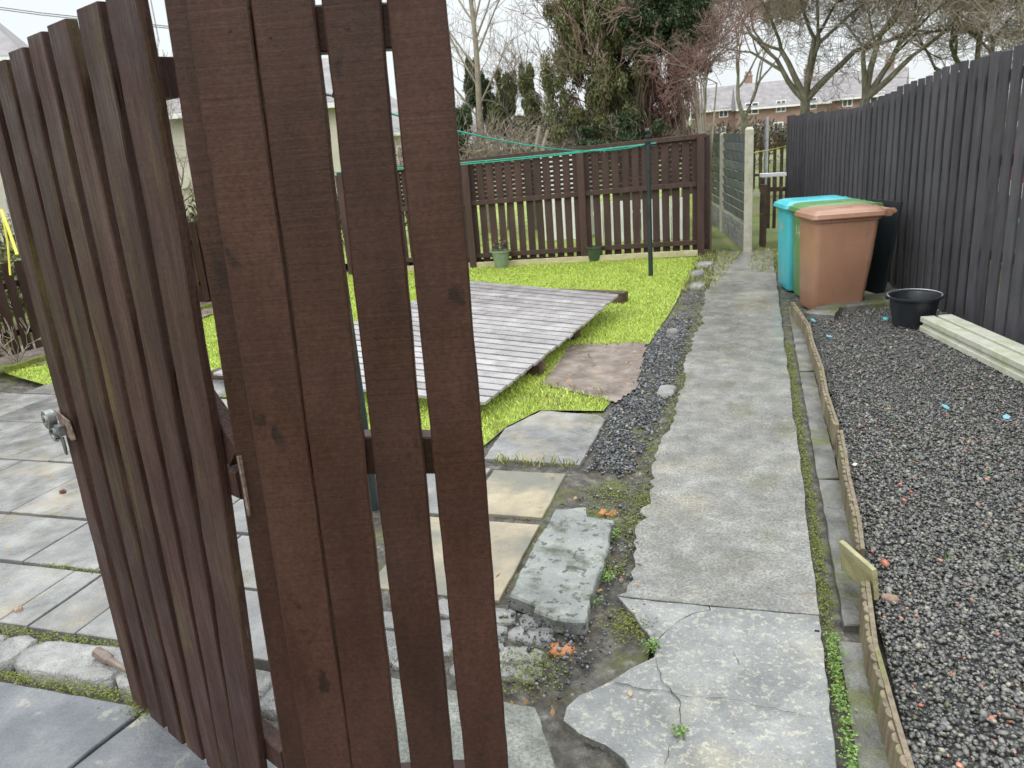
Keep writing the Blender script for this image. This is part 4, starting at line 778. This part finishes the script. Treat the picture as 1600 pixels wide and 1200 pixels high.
# ------------------------------------------------------------------ pots
def pot(p, r, h, m, label, plant):
    t = thing('plant_pot', label, 'plant pot', p); mb = MB()
    mb.lathe(p, [(r*.62, 0), (r*.66, .012), (r*.86, h*.6), (r*.96, h*.86), (r*1.07, h*.9), (r*1.09, h), (r*.96, h), (r*.9, h*.88), (.01, h*.86)], 28); mb.build('pot', m, t, smooth='auto')
    if plant:
        c = clump((p.x, p.y), r*.55, 260); o = leaflets('plant', c, .016, M['dead_leaf'] if plant == 1 else M['hedge'], None, None, (h*.9, h+.12)); pass
        o.parent = t; o.location = -Vector(t.location)
pot(at(784, 418), .125, .235, M['glaze'], 'pale green glazed pot with a browned plant at the lawn fence', 2)
pot(at(929, 408), .115, .20, M['glaze_dark'], 'dark green empty pot standing against the brown lawn fence', 0)

# ------------------------------------------------------------------ houses
def house(name, label, c, rz, w, d, hw, hr, wallm, roofm, z0=-.3, wins=(), chim=(), hip=0, group=None):
    """c: middle of the front wall foot; local x along the front, y into the house"""
    t = thing(name, label, 'house', c, group); cx = Vector((math.cos(rz), math.sin(rz), 0)); cy = Vector((-cx.y, cx.x, 0)); C = Vector(c)
    T = lambda x, y, z: C+cx*x+cy*y+UP*z
    mb = MB(); q = [T(-w/2, 0, z0), T(w/2, 0, z0), T(w/2, d, z0), T(-w/2, d, z0)]
    vs = q+[v+UP*(hw-z0) for v in q]; fs = [(0, 1, 5, 4), (1, 2, 6, 5), (2, 3, 7, 6), (3, 0, 4, 7)]
    if not hip: vs += [T(-w/2, d/2, hw+hr-.05), T(w/2, d/2, hw+hr-.05)]; fs += [(4, 8, 7), (5, 6, 9)]
    mb.add(vs, fs); mb.build('wall', wallm, t)
    mb = MB(); o = .25; e = [T(-w/2-o, -o, hw-.12), T(w/2+o, -o, hw-.12), T(w/2+o, d+o, hw-.12), T(-w/2-o, d+o, hw-.12)]
    ri = [T(-w/2-o+hip, d/2, hw+hr), T(w/2+o-hip, d/2, hw+hr)]
    top = e+ri; bot = [v-UP*.1 for v in top]; n = 6
    mb.add(top+bot, [(0, 1, 5, 4), (2, 3, 4, 5), (1, 2, 5), (3, 0, 4), (6, 10, 11, 7), (8, 11, 10, 9), (0, 6, 7, 1), (1, 7, 8, 2), (2, 8, 9, 3), (3, 9, 6, 0)]); rf = mb.build('roof', roofm, t)
    for x, hh in chim:
        mb = MB(); mb.cbox(T(x, d/2, hw+hr-.3), .55, .4, .3+hh, rz); mb.cbox(T(x, d/2, hw+hr+hh), .62, .47, .08, rz)
        for k in (-.15, .15): mb.tube([T(x+k, d/2, hw+hr+hh+.08), T(x+k, d/2, hw+hr+hh+.35)], .08, 8)
        mb.build('chimney', wallm, rf)
    mb = MB(); mb.box(T(-w/2-o, -o-.09, hw-.26), cx*(w+2*o), cy*.085, UP*.12); mb.build('gutter', M['white_paint'], t)
    for x, z, ww, wh in wins:
        mb = MB(); b = .07
        mb.box(T(x, -.04, z), cx*ww, cy*.05, UP*b); mb.box(T(x, -.04, z+wh-b), cx*ww, cy*.05, UP*b)
        for xx in (x, x+ww/2-b/2, x+ww-b): mb.box(T(xx, -.043, z+b), cx*b, cy*.053, UP*(wh-2*b))
        f = mb.build('window', M['white_paint'], t); mb = MB(); mb.box(T(x+b*.5, -.02, z+b*.5), cx*(ww-b), cy*.04, UP*(wh-b)); mb.build('pane', M['window'], f)
    return t
h1 = far(290, 300, 21); h1.z = -.6
ra = math.atan2(h1.y, h1.x)-R_(90)
hs1 = house('house', 'cream roughcast house with grey roof, seen through the gap in the gate', h1, ra+R_(-12), 8.5, 6.5, 3.6, 1.25, M['render_wall'], M['slate'], 0, [(-2.9, 2.2, 1.3, 1.1), (-1.25, 1.9, .7, 1.1), (-3.2, .3, 1.5, 1.1), (-1.2, .3, .85, 1.05), (1.5, .5, 1.5, 1.1), (1.6, 2.2, 1.3, 1.0)], [(-3, .7)])
mb = MB(); cx = Vector((math.cos(ra-R_(12)), math.sin(ra-R_(12)), 0)); cy = Vector((-cx.y, cx.x, 0)); q = h1+cx*.0-cy*.02+UP*1.9; mb.tube([q, q-cy*.12], .16, 14); mb.build('wall_lamp', M['render_wall'], hs1, smooth='auto')
mb = MB(); q = h1+cx*-.6+cy*3.2+UP*5.5; mb.tube([q, q+UP*1.4], .02, 5); mb.tube([q+UP*1.3-cx*.5, q+UP*1.34+cx*.5], .015, 5)
for k in range(5): mb.tube([q+UP*(1.3)+cx*(-.4+k*.2)-cy*.15, q+UP*(1.3)+cx*(-.4+k*.2)+cy*.15], .01, 4)
mb.build('aerial', M['steel'], hs1)
h2 = far(605, 270, 26); h2.z = -.4
house('house', 'cream house with a hipped grey roof behind the near gate leaf gaps', h2+Vector((-.7, .3, 0)), math.atan2(h2.y, h2.x)-R_(90)+R_(4), 4.6, 6, 2.75, 1.3, M['render_wall'], M['slate'], 0, [(-1.7, 1.2, .9, 1.0), (.4, 1.2, 1.0, 1.0)], [], 1.6)
h3 = far(735, 235, 30); h3.z = -.3
house('house', 'small grey roofed house half hidden behind the conifers', h3, math.atan2(h3.y, h3.x)-R_(90), 4.2, 5, 1.9, 1.15, M['render_wall'], M['slate'], 0, [(-1.2, .8, .9, .8)], [], 1.4)
h4 = far(-300, 250, 13.5); h4.z = -.3
house('house', 'grey tiled house corner rising over the far left of the gate', h4, math.atan2(h4.y, h4.x)-R_(90)+R_(-20), 5, 6, 3.6, 1.6, M['render_wall'], M['slate'], 0, [(.3, 1.8, .9, 1.1)], [], 1.5)
wb = [(-3.3, .6, 1.2, 1.0), (-.8, .6, .8, 1.0), (1.7, .6, 1.2, 1.0), (-3.3, 2.4, 1.1, .9), (-.6, 2.4, .8, .9), (1.7, 2.4, 1.1, .9)]
for px, py, D, w, lab, rot in ((1133, 205, 60, 4.6, 'red brick house farthest left of the distant row, behind the twin-stemmed tree', .0), (1222, 205, 56, 5.4, 'red brick house with pale gutter in the middle of the distant row', .12), (1325, 200, 58, 6.0, 'red brick house at the right of the distant row above the charcoal fence', -.1)):
    b = far(px, py, D); b.z = .25
    house('house', lab, b, math.atan2(b.y, b.x)-R_(90)+rot, w, 5, 2.45 if D < 57 else 2.6, 1.5, M['red_brick'], M['slate'], -1, [(x*.72, z_-.3, a*.8, c_) for x, z_, a, c_ in wb if z_ < 2] + [(x*.72, 1.9, a*.8, .75) for x, z_, a, c_ in wb if z_ > 2], [(w*.35, .5)], 0, 'distant red brick houses')
# overhead cables
for k, (ya, yb, lab) in enumerate(((8, 41, 'upper overhead cable crossing the sky at top left'), (11.5, 44, 'lower overhead cable crossing the sky at top left'))):
    a = far(-120, ya-13, 30); b = far(262, yb, 24); c = far(420, yb+12, 22); mb = MB(); mb.tube([a, a.lerp(b, .5)-UP*.05, b, c], .012, 5); tag(mb.build('overhead_cable', M['cable'], None, base=a), lab, 'cable', 'overhead cables')
# neighbour's things seen through the charcoal slats
sh = thing('garden_shed', 'red painted shed glimpsed through the charcoal fence slats at right', 'shed', (2.5, 7.6, 0))
mb = MB(); mb.box((2.5, 6.3, .84), (.08, 0, 0), (0, 3.4, 0), (0, 0, .5)); mb.build('wall', M['red_metal'], sh)
mb = MB(); mb.box((2.48, 6.3, .70), (.1, 0, 0), (0, 3.4, 0), (0, 0, .138)); mb.build('white_band', M['white_paint'], sh)
mb = MB(); mb.box((2.5, 6.3, 0), (1.4, 0, 0), (0, 3.4, 0), (0, 0, .695)); mb.build('base', M['plastic_black'], sh)
mb = MB(); mb.add([(2.42, 6.2, 1.342), (3.9, 6.2, 1.6), (3.9, 9.8, 1.6), (2.42, 9.8, 1.342), (2.42, 6.2, 1.37), (3.9, 6.2, 1.63), (3.9, 9.8, 1.63), (2.42, 9.8, 1.37)], [(0, 3, 2, 1), (4, 5, 6, 7), (0, 1, 5, 4), (1, 2, 6, 5), (2, 3, 7, 6), (3, 0, 4, 7)]); mb.build('roof', M['slate'], sh)
tb = MB(); tb.box((2.1, 5.7, 0), (.3, 0, 0), (0, 1.9, 0), (0, 0, .62)); tb.box((2.08, 5.67, .62), (.34, 0, 0), (0, 1.96, 0), (0, 0, .04)); tag(tb.build('storage_box', M['teal'], None, bevel=.02, base=(2.1, 5.7, 0)), 'teal storage box showing through the lower charcoal slats', 'storage box')
# behind the brown fence
sheet('neighbour_lawn', [(-9, 10.7), (-.75, 10.7), (-1.6, 24), (-12, 24)], .0, M['turf'])
mb = MB()
for k in range(12): mb.plank(Vector((-2.35+k*.115, 12.0+k*.01, 0)), UP*.62, (.10, 0, 0), (0, .02, 0), 3, .001)
mb.plank((-2.4, 12.03, .42), (1.45, .12, 0), (0, 0, .05), (0, .03, 0), 3, .001)
tag(mb.build('picket_fence', M['white_paint'], None, base=(-2.15, 12, 0)), 'low white picket fence glimpsed behind the brown lawn fence', 'fence')
ws = thing('garden_shed', 'pale shed wall whose light shows as dots through the brown fence', 'shed', (-3.3, 12.5, 0))
mb = MB(); mb.box((-3.32, 12.5, 0), (.72, .05, 0), (0, .8, 0), (0, 0, 1.38)); mb.build('wall', M['white_paint'], ws, bevel=.01)
mb = MB(); mb.box((-3.36, 12.45, 1.384), (.8, .05, 0), (0, .9, 0), (0, 0, .03)); mb.build('roof', M['slate'], ws)
a = far(732, 250, 10.9); b = far(948, 229, 11.4)
mb = MB(); mb.plank(a-UP*.03, b-a, UP*.045, (0, .12, 0), 14, .006); tag(mb.build('timber_board', M['bare_wood'], None, base=a), 'weathered mossy board laid along the top of brushwood behind the brown fence', 'board')
for k, (lab, q0, q1) in enumerate((('pale upright stake in the brushwood left of the ivy tree', (838, 232), (843, 196)), ('leaning pale stake beside the upright one in the brushwood', (848, 230), (856, 203)))):
    a = far(*q0, 11.8); b = far(*q1, 11.8); mb = MB(); mb.tube([Vector((a.x, a.y, -.05)), a, b], [.03, .028, .022], 7); tag(mb.build('stake', M['bark_pale'], None, base=(a.x, a.y, 0)), lab, 'stake')

# ------------------------------------------------------------------ trees
class Tree:
    def __init__(s, m, m2): s.big = MB(); s.tw = []; s.m = m; s.m2 = m2; s.tips = []
    def grow(s, p, d, L_, r, depth, rr, spread=.55, up=.12, kids=(2, 3), shrink=(.68, .85), thin=.62, mind=0):
        n = 4 if depth > 1 else 3; pts = [p]; rad = [r]; q = p.copy(); dd = d.copy()
        for i in range(n):
            dd = (dd+Vector((rr.gauss(0, .11), rr.gauss(0, .11), rr.gauss(0, .08)+up*.35))).normalized(); q = q+dd*(L_/n); pts.append(q.copy()); rad.append(r*(1-(1-thin)*(i+1)/n))
        if r > .02: s.big.tube(pts, rad, 7 if r > .05 else 5, False)
        else: s.tw.append((pts, rad))
        if depth <= mind: s.tips.append(q); return
        k = rr.randint(*kids)
        for i in range(k):
            a = rr.uniform(0, 2*math.pi); side = dd.cross(Vector((math.cos(a), math.sin(a), .3))).normalized()
            nd = (dd*(1-spread*.35)+side*spread*rr.uniform(.6, 1.3)+UP*up).normalized()
            s.grow(q if i < 2 else pts[-2], nd, L_*rr.uniform(*shrink), rad[-1]*rr.uniform(.7, .95), depth-1, rr, spread, up, kids, shrink, thin, mind)
        if depth <= 4 and rr.random() < .8:
            a = rr.uniform(0, 6.28); nd = (dd*.5+Vector((math.cos(a), math.sin(a), .2))).normalized(); s.grow(pts[2], nd, L_*.6, r*.4, max(depth-2, mind), rr, spread, up, kids, shrink, thin, mind)
    def fans(s, rr, n=5, L_=.3, r=.003, up=.1):
        for q in list(s.tips):
            for k in range(n):
                d = Vector((rr.gauss(0, 1), rr.gauss(0, 1), rr.gauss(.3, .8)+up)).normalized(); a = q+d*L_*.5*rr.uniform(.7, 1.2); b = a+(d+Vector((rr.gauss(0, .3), rr.gauss(0, .3), rr.gauss(.1, .2)))).normalized()*L_*.5
                s.tw.append(([q, a, b], [r, r*.8, r*.5]))
    def finish(s, name, label, base, wmin=.006, group=None, extra=None, tname='twigs'):
        t = thing(name, label, 'tree', base, group); s.big.build('trunk', s.m, t, smooth=True)
        if s.tw:
            V = []; Fq = []; o = 0
            for pts, rad in s.tw:
                m_ = len(pts)
                for i, p in enumerate(pts):
                    d = (pts[min(i+1, m_-1)]-pts[max(i-1, 0)]); a = d.cross(UP if abs(d.z) < d.length*.9 else Vector((1, 0, 0))); a.normalize(); b = d.cross(a); b.normalize(); r = max(rad[i], wmin)
                    V += [p+a*r, p-a*r*.5+b*r*.87, p-a*r*.5-b*r*.87]
                for i in range(m_-1):
                    for k in range(3): k2 = (k+1) % 3; Fq.append((o+i*3+k, o+i*3+k2, o+i*3+3+k2, o+i*3+3+k))
                o += m_*3
            raw(tname, np.array([tuple(v) for v in V]), np.array(Fq), s.m2, t)
        return t
def bare(name, label, base, H_, r, depth, seed, dirs, wmin, m2='twig', m='bark', fan=0, **k):
    T_ = Tree(M[m], M[m2]); rr = random.Random(seed); b = Vector(base); fork = b+UP*H_[0]
    T_.big.tube([b-UP*.2, b+UP*H_[0]*.5, fork], [r*1.25, r, r*.9], 9, False)
    for dx, dy, dz, f in dirs: T_.grow(fork, Vector((dx, dy, dz)).normalized(), H_[1]*f, r*.62*f, depth, rr, **k)
    if fan: T_.fans(rr, fan, .42)
    return T_.finish(name, label, base, wmin, 'bare winter trees beyond the fences')
bt = far(1163, 205, 26); bt.z = .0
bare('bare_tree', 'twin-stemmed bare tree behind the concrete post fence', bt, (1.75, 1.25), .12, 8, 3, [(-.4, 0, 1, 1), (.45, .1, 1, .95)], .006, spread=.5, up=.14)
bt = far(1258, 165, 20); bt.z = 0
bare('bare_tree', 'large many-limbed bare tree behind the far end of the charcoal fence', bt, (2.0, 1.15), .12, 7, 11, [(-.35, 0, 1, 1.1), (.15, .1, 1, 1.15), (.8, 0, .8, 1.2), (-.75, .2, .7, 1.0), (.0, -.3, 1, 1.1)], .0042, spread=.6, up=.1, shrink=(.76, .9), kids=(2, 3), fan=3)
bt = far(1352, 150, 19); bt.z = 0
bare('bare_tree', 'dense twiggy bare tree right of the many-limbed tree', bt, (1.9, 1.05), .11, 7, 23, [(-.35, 0, 1, 1), (.5, .1, 1, 1.1), (1.1, -.1, .8, 1.1), (.1, .1, 1, 1.2)], .0042, spread=.62, up=.07, shrink=(.76, .9), kids=(2, 3), fan=4)
bt = far(1530, 100, 20); bt.z = 0
bare('bare_tree', 'broad reddish-brown bare tree over the right end of the charcoal fence', bt, (1.9, 1.0), .10, 7, 31, [(-.7, 0, .9, 1.1), (.4, .1, 1, 1), (-.1, .1, 1, 1.1), (-1.1, -.1, .7, 1.0)], .0042, spread=.64, up=.05, shrink=(.76, .9), kids=(2, 3), fan=4)
bt = far(1093, 200, 14); bt.z = 0
bare('bare_sapling', 'slender bare sapling behind the right end of the brown fence', bt, (1.5, .6), .035, 5, 41, [(-.25, 0, 1, .9), (.3, .1, 1, 1)], .0035, m2='twig', m='bark_pale', spread=.6, up=.1)
bt = far(262, 300, 12.5); bt.z = 0
bare('bare_sapling', 'thin bare sapling in front of the cream house, seen past the gate', bt, (1.0, .7), .03, 6, 43, [(.5, 0, 1, 1), (-.2, .1, 1, 1), (.9, 0, .7, .9)], .003, spread=.6, up=.08)
# birch: straight leader with long thin ascending limbs
bb = far(757, 250, 15); bb.z = 0; T_ = Tree(M['bark_pale'], M['twig']); rr = random.Random(5)
ld = [bb+Vector((.02*math.sin(i), 0, i*.42)) for i in range(16)]; T_.big.tube(ld, [.085-.0046*i for i in range(16)], 8, False)
for i, (z_, a, L_) in enumerate([(2.0, 180, 2.6), (2.6, 170, 3.0), (3.1, 0, 1.7), (2.9, 182, 2.4), (3.35, 10, 1.6), (3.7, 170, 1.6), (4.0, 20, 1.5), (2.3, 350, 1.2), (4.4, 190, 1.4), (3.2, 90, 1.3), (3.6, 60, 1.4)]):
    p = bb+UP*z_; d = Vector((math.cos(R_(a)), math.sin(R_(a))*.4, 1.5)).normalized(); 
    q = p.copy(); pts = [q.copy()]
    for k in range(6): d = (d+Vector((rr.gauss(0, .05), rr.gauss(0, .05), .03))).normalized(); q = q+d*L_/6; pts.append(q.copy()); T_.grow(q, (d+Vector((rr.gauss(0, .8), rr.gauss(0, .8), -.15))).normalized(), .42, .007, 2, rr, spread=.7, up=-.12, kids=(2, 3), shrink=(.75, 1))
    T_.big.tube(pts, [.022-.0025*k for k in range(7)], 5, False)
T_.finish('birch_tree', 'tall thin birch with a pale stem just right of the gate', bb, .0025)

def leaf_cloud(name, clumps, dens, size, m, parent, drape=0.0, seed=0):
    """leaves gathered in ragged clumps: (centre, radii, weight)"""
    r2 = np.random.default_rng(seed); C = []
    for c, rad, k in clumps:
        n = int(dens*k); v = r2.normal(size=(n, 3)); v /= np.linalg.norm(v, axis=1)[:, None]; rr_ = r2.uniform(0, 1, (n, 1))**.45
        nb = 9; ang = r2.uniform(-1, 1, (nb, 3)); lob = 1+.22*np.sin(v@ang.T*5).sum(1, keepdims=True)/3
        C.append(np.array(c)+v*rr_*np.array(rad)*lob)
    C = np.concatenate(C); n = len(C)
    u = r2.normal(size=(n, 3)); u[:, 2] -= drape*2; u /= np.linalg.norm(u, axis=1)[:, None]; w = np.cross(u, r2.normal(size=(n, 3))); w /= np.linalg.norm(w, axis=1)[:, None]
    s_ = size*r2.uniform(.5, 1.4, (n, 1)); V = np.stack([C-u*s_*(1+drape), C-w*s_*.5, C+u*s_*(1+drape), C+w*s_*.5], 1).reshape(-1, 3); i = np.arange(n)*4
    return raw(name, V, np.stack([i, i+1, i+2, i+3], 1), m, parent)
def clumps_px(rows, D, dr=.5, seed=1, nsub=9):
    """crown masses as (px, py, half-width px, half-height px, weight); each breaks into tufts with depth"""
    rr = random.Random(seed); o = []
    for px, py, hw, hh, k in rows:
        s_ = D/F
        for j in range(nsub):
            a = rr.uniform(-1, 1); b = rr.uniform(-1, 1)
            c = far(px+a*hw*.75, py+b*hh*.75, D+rr.uniform(-dr, dr)); q = rr.uniform(.16, .42)
            o.append(((c.x, c.y, c.z), (hw*s_*q, hw*s_*q, hh*s_*q*1.1), k/nsub))
    return o
ib = far(985, 240, 14); ib.z = 0; T_ = Tree(M['bark'], M['red_twig']); rr = random.Random(9)
T_.big.tube([ib, ib+UP*1.0, ib+UP*2.2+Vector((.2, 0, 0)), ib+UP*4+Vector((.5, 0, 0))], [.26, .22, .17, .1], 9, False)
for k in range(16): T_.grow(ib+UP*(.5+.2*k), Vector((rr.uniform(-1.2, 1), rr.uniform(-.4, .4), .9)).normalized(), .9, .035, 5, rr, spread=.5, up=.1)
for k in range(80):      # hanging reddish stems at the right flank
    c = far(rr.uniform(1000, 1085), rr.uniform(70, 150), 13.4+rr.uniform(-.3, .5)); pts = [c]; d = Vector((rr.uniform(-.15, .1), 0, -1))
    for j in range(5): d = (d+Vector((rr.gauss(0, .12), rr.gauss(0, .12), 0))).normalized(); pts.append(pts[-1]+d*.2)
    T_.tw.append((pts, [.006]*6))
it = T_.finish('ivy_clad_tree', 'big ivy-smothered tree with hanging rusty twigs behind the brown fence', ib, .0045)
cl = clumps_px([(885, 60, 38, 60, 1), (875, 130, 30, 60, .8), (905, 20, 40, 50, 1), (930, 90, 45, 70, 1.3), (960, 30, 50, 60, 1.4), (945, 170, 40, 50, 1), (990, 80, 40, 60, 1.2), (900, 195, 40, 35, .9), (985, 150, 30, 50, .8), (925, -60, 50, 60, 1.2), (985, -70, 70, 70, 1.6)], 13.8, .6, 2, 22)
leaf_cloud('ivy', cl, 7500, .019, M['ivy'], it, .9, 3)
cl = clumps_px([(1040, 10, 60, 45, 1.5), (1080, 25, 42, 45, 1.2), (1030, 60, 40, 40, 1), (1065, 60, 40, 30, .8), (1000, 45, 40, 40, .8), (1070, -40, 60, 50, 1.2), (1000, 205, 40, 30, .7), (940, 215, 40, 25, .6)], 13.6, .7, 4, 18)
leaf_cloud('ivy', cl, 9000, .021, M['ivy_dark'], it, .4, 5)
cl = clumps_px([(1040, 120, 32, 50, 1), (1055, 165, 26, 45, 1), (1020, 190, 30, 30, .6), (1085, 90, 40, 34, 1.1)], 13.5, .4, 6, 10)
leaf_cloud('dead_foliage', cl, 3000, .018, M['dead_leaf'], it, 1.3, 7)
# red-stemmed shrub arching at the right of the ivy tree
sb = far(1105, 215, 12.6); sb.z = 0; T_ = Tree(M['bark_pale'], M['red_twig']); rr = random.Random(19)
for q0, q1 in (((1120, 130), (1030, 95)), ((1085, 120), (1140, 45)), ((1090, 130), (1050, 130)), ((1100, 125), (1120, 60)), ((1095, 130), (1010, 60)), ((1080, 110), (1160, 30))):
    a = far(*q0, 12.6); b = far(*q1, 12.4); m_ = a.lerp(b, .5)+UP*.06; T_.big.tube([sb+UP*.5, sb.lerp(a, .5)+UP*.3, a, m_, b], [.02, .018, .012, .009, .005], 5, False)
    for k in range(9): T_.grow(a.lerp(b, k/9), (b-a).normalized()*.6+Vector((rr.gauss(0, .5), rr.gauss(0, .4), rr.gauss(0, .5))), .22, .005, 3, rr, spread=.6, up=.03)
T_.finish('bare_shrub', 'pinkish bare-stemmed shrub arching against the ivy tree', sb, .0028)
def small_conifer(label, rows, D, base, m, seed):
    b = far(*base, D); b.z = 0; T_ = Tree(M['bark'], M['twig']); rr = random.Random(seed); top = min(r[1]-r[3] for r in rows); t0 = far(rows[0][0], top, D)
    T_.big.tube([b, b.lerp(Vector((t0.x, t0.y, t0.z)), .5), t0], [.07, .05, .015], 6, False)
    for k in range(14): T_.grow(b.lerp(t0, rr.uniform(.25, .95)), Vector((rr.uniform(-1, 1), rr.uniform(-.5, .5), .5)).normalized(), .45, .012, 3, rr)
    t = T_.finish('conifer_tree', label, b, .003, 'small conifers behind the brown fence'); leaf_cloud('foliage', clumps_px(rows, D, .3, seed, 16), 13000, .016, m, t, 1.0, seed)
small_conifer('dark ragged conifer tangled with the birch stem', [(740, 125, 18, 30, 1), (752, 150, 22, 26, .8), (735, 108, 9, 18, .4), (770, 185, 22, 28, .5)], 15.6, (745, 200), M['ivy_dark'], 51)
small_conifer('loose olive conifer second from the birch, left of its twin', [(790, 145, 17, 34, 1), (782, 185, 24, 30, .7), (800, 205, 22, 22, .5)], 15.2, (788, 230), M['conifer'], 52)
small_conifer('narrow olive conifer between its twin and the ivy tree', [(822, 135, 13, 32, .8), (832, 175, 20, 34, .9), (850, 205, 22, 24, .7)], 14.8, (830, 230), M['conifer'], 53)
small_conifer('low dark conifer beside the gate edge, below the birch', [(722, 190, 16, 26, .7), (715, 225, 20, 20, .7)], 14.5, (720, 240), M['ivy_dark'], 54)
small_conifer('small green conifer seen between ivy tree and bare sapling', [(1068, 195, 14, 30, .5), (1062, 175, 9, 22, .25)], 17, (1068, 215), M['conifer'], 55)
# brushwood and far scrub, one mass each
V = []; T_ = Tree(M['twig'], M['twig']); rr = random.Random(61)
for k in range(420):
    x = rr.uniform(-6.5, -1.6); y = rr.uniform(13.2, 14.6); T_.grow(Vector((x, y, rr.uniform(.95, 1.3))), Vector((rr.uniform(-1, 1), rr.uniform(-.5, .5), rr.uniform(.1, .9))).normalized(), .42, .006, 2, rr, spread=.9, up=0)
b_ = thing('tmp', '', 'x', (0, 0, 0)); 
V = []; Fq = []; o_ = 0
for pts, rad in T_.tw:
    for i, p in enumerate(pts): V += [(p.x+.004, p.y, p.z), (p.x-.004, p.y, p.z+.003), (p.x, p.y, p.z-.006)]
    for i in range(len(pts)-1):
        for k in range(3): Fq.append((o_+i*3+k, o_+i*3+(k+1) % 3, o_+i*3+3+(k+1) % 3, o_+i*3+3+k))
    o_ += len(pts)*3
bpy.data.objects.remove(b_)
tag(raw('brushwood', V, np.array(Fq), M['twig']), 'tangled brown brushwood heaped behind the brown fence', 'brushwood', None, 'stuff')
def scrub(name, lab, cl, dens, size, m, seed):
    o = leaf_cloud(name, cl, dens, size, m, None, .6, seed); tag(o, lab, 'scrub', None, 'stuff')
scrub('low_scrub', 'low brown scrub behind the brown fence and brushwood', [((x, 13.2+rr.uniform(-.5, .5), .55), (.5, .4, .5+rr.uniform(-.1, .15)), 1) for x in np.arange(-9.5, -6, .45)], 1300, .03, M['hedge'], 71)
scrub('far_hedge', 'brown leafless hedge line under the distant houses', [((x, 34+rr.uniform(-2, 2), 1.0), (1.3, 1, (.72+rr.uniform(-.2, .25))), 1.3) for x in np.arange(-28, 14, 1.4)], 900, .07, M['hedge'], 72)
scrub('left_shrubbery', 'green garden shrubbery beyond the low left fence', [((-8.2+rr.uniform(-.3, .3), y, .6), (.5, .5, .5+rr.uniform(0, .4)), 1) for y in np.arange(5.2, 11, .6)], 1500, .035, M['ivy'], 73)
# bare rose in the left bed
T_ = Tree(M['twig'], M['twig']); rr = random.Random(81); rb = at(28, 572); rb.z = .02
for k in range(8): T_.grow(rb, Vector((rr.uniform(-1, 1), rr.uniform(-.6, .6), .8)).normalized(), .22, .006, 2, rr, spread=.5, up=.05)
T_.big.tube([rb-UP*.03, rb+UP*.03], .015, 5); T_.finish('bare_shrub', 'small cut-back bare rose bush in the left flower bed', rb, .003)
# yellow prop by the left fence
a = at(-6, 560); pp_ = far(16, 330, 9.4)
mb = MB(); q = Vector((pp_.x, pp_.y, 0)); mb.tube([q, q+UP*1.45], .018, 8); tag(mb.build('metal_post', M['steel'], None, smooth='auto', base=q), 'thin grey post at the far left edge with a yellow strap', 'post')
mb = MB(); mb.tube([far(2, 328, 7.5), far(14, 360, 7.4), far(27, 398, 7.3)], .012, 6); mb.tube([far(2, 328, 7.5), far(12, 380, 7.45), far(16, 430, 7.4)], .008, 6); tag(mb.build('strap', M['yellow'], None, smooth='auto', base=far(2, 328, 7.5)), 'bright yellow strap dangling at the far left edge', 'strap')
P = np.concatenate([scatter([(-1.4, 4.5), (-.8, 4.5), (-.8, 5.9), (-1.4, 5.9)], 90), scatter([(.45, 1.5), (.45, 6), (1.8, 5.5), (1.3, 1.5)], 14), scatter([(-1.2, 1.7), (-.3, 1.7), (-.45, 4), (-.9, 4)], 22), scatter(LAWN, 5), scatter([(-4, 1.8), (-1.5, 1.8), (-1.5, 4), (-5, 4)], 5)])
leaflets('leaf_litter', P, .013, M['leaf_litter'], 'scattered brown bits of dead leaf over soil, gravel and lawn', 'leaf litter', (.012, .03))
# fallen scraps
for i, (q, lab) in enumerate((((98, 768), 'dark red dead leaf lying on the wet patio'), ((28, 952), 'pale pink pebble in a patio joint'))):
    c = at(*q, .006); mb = MB(); rock(mb, (c.x, c.y), (.018, .013), .012, 8, 300+i); tag(mb.build('dead_leaf' if i == 0 else 'pebble', M['leaf_red' if i == 0 else 'brown_stone'], None, base=c), lab, 'leaf' if i == 0 else 'pebble')
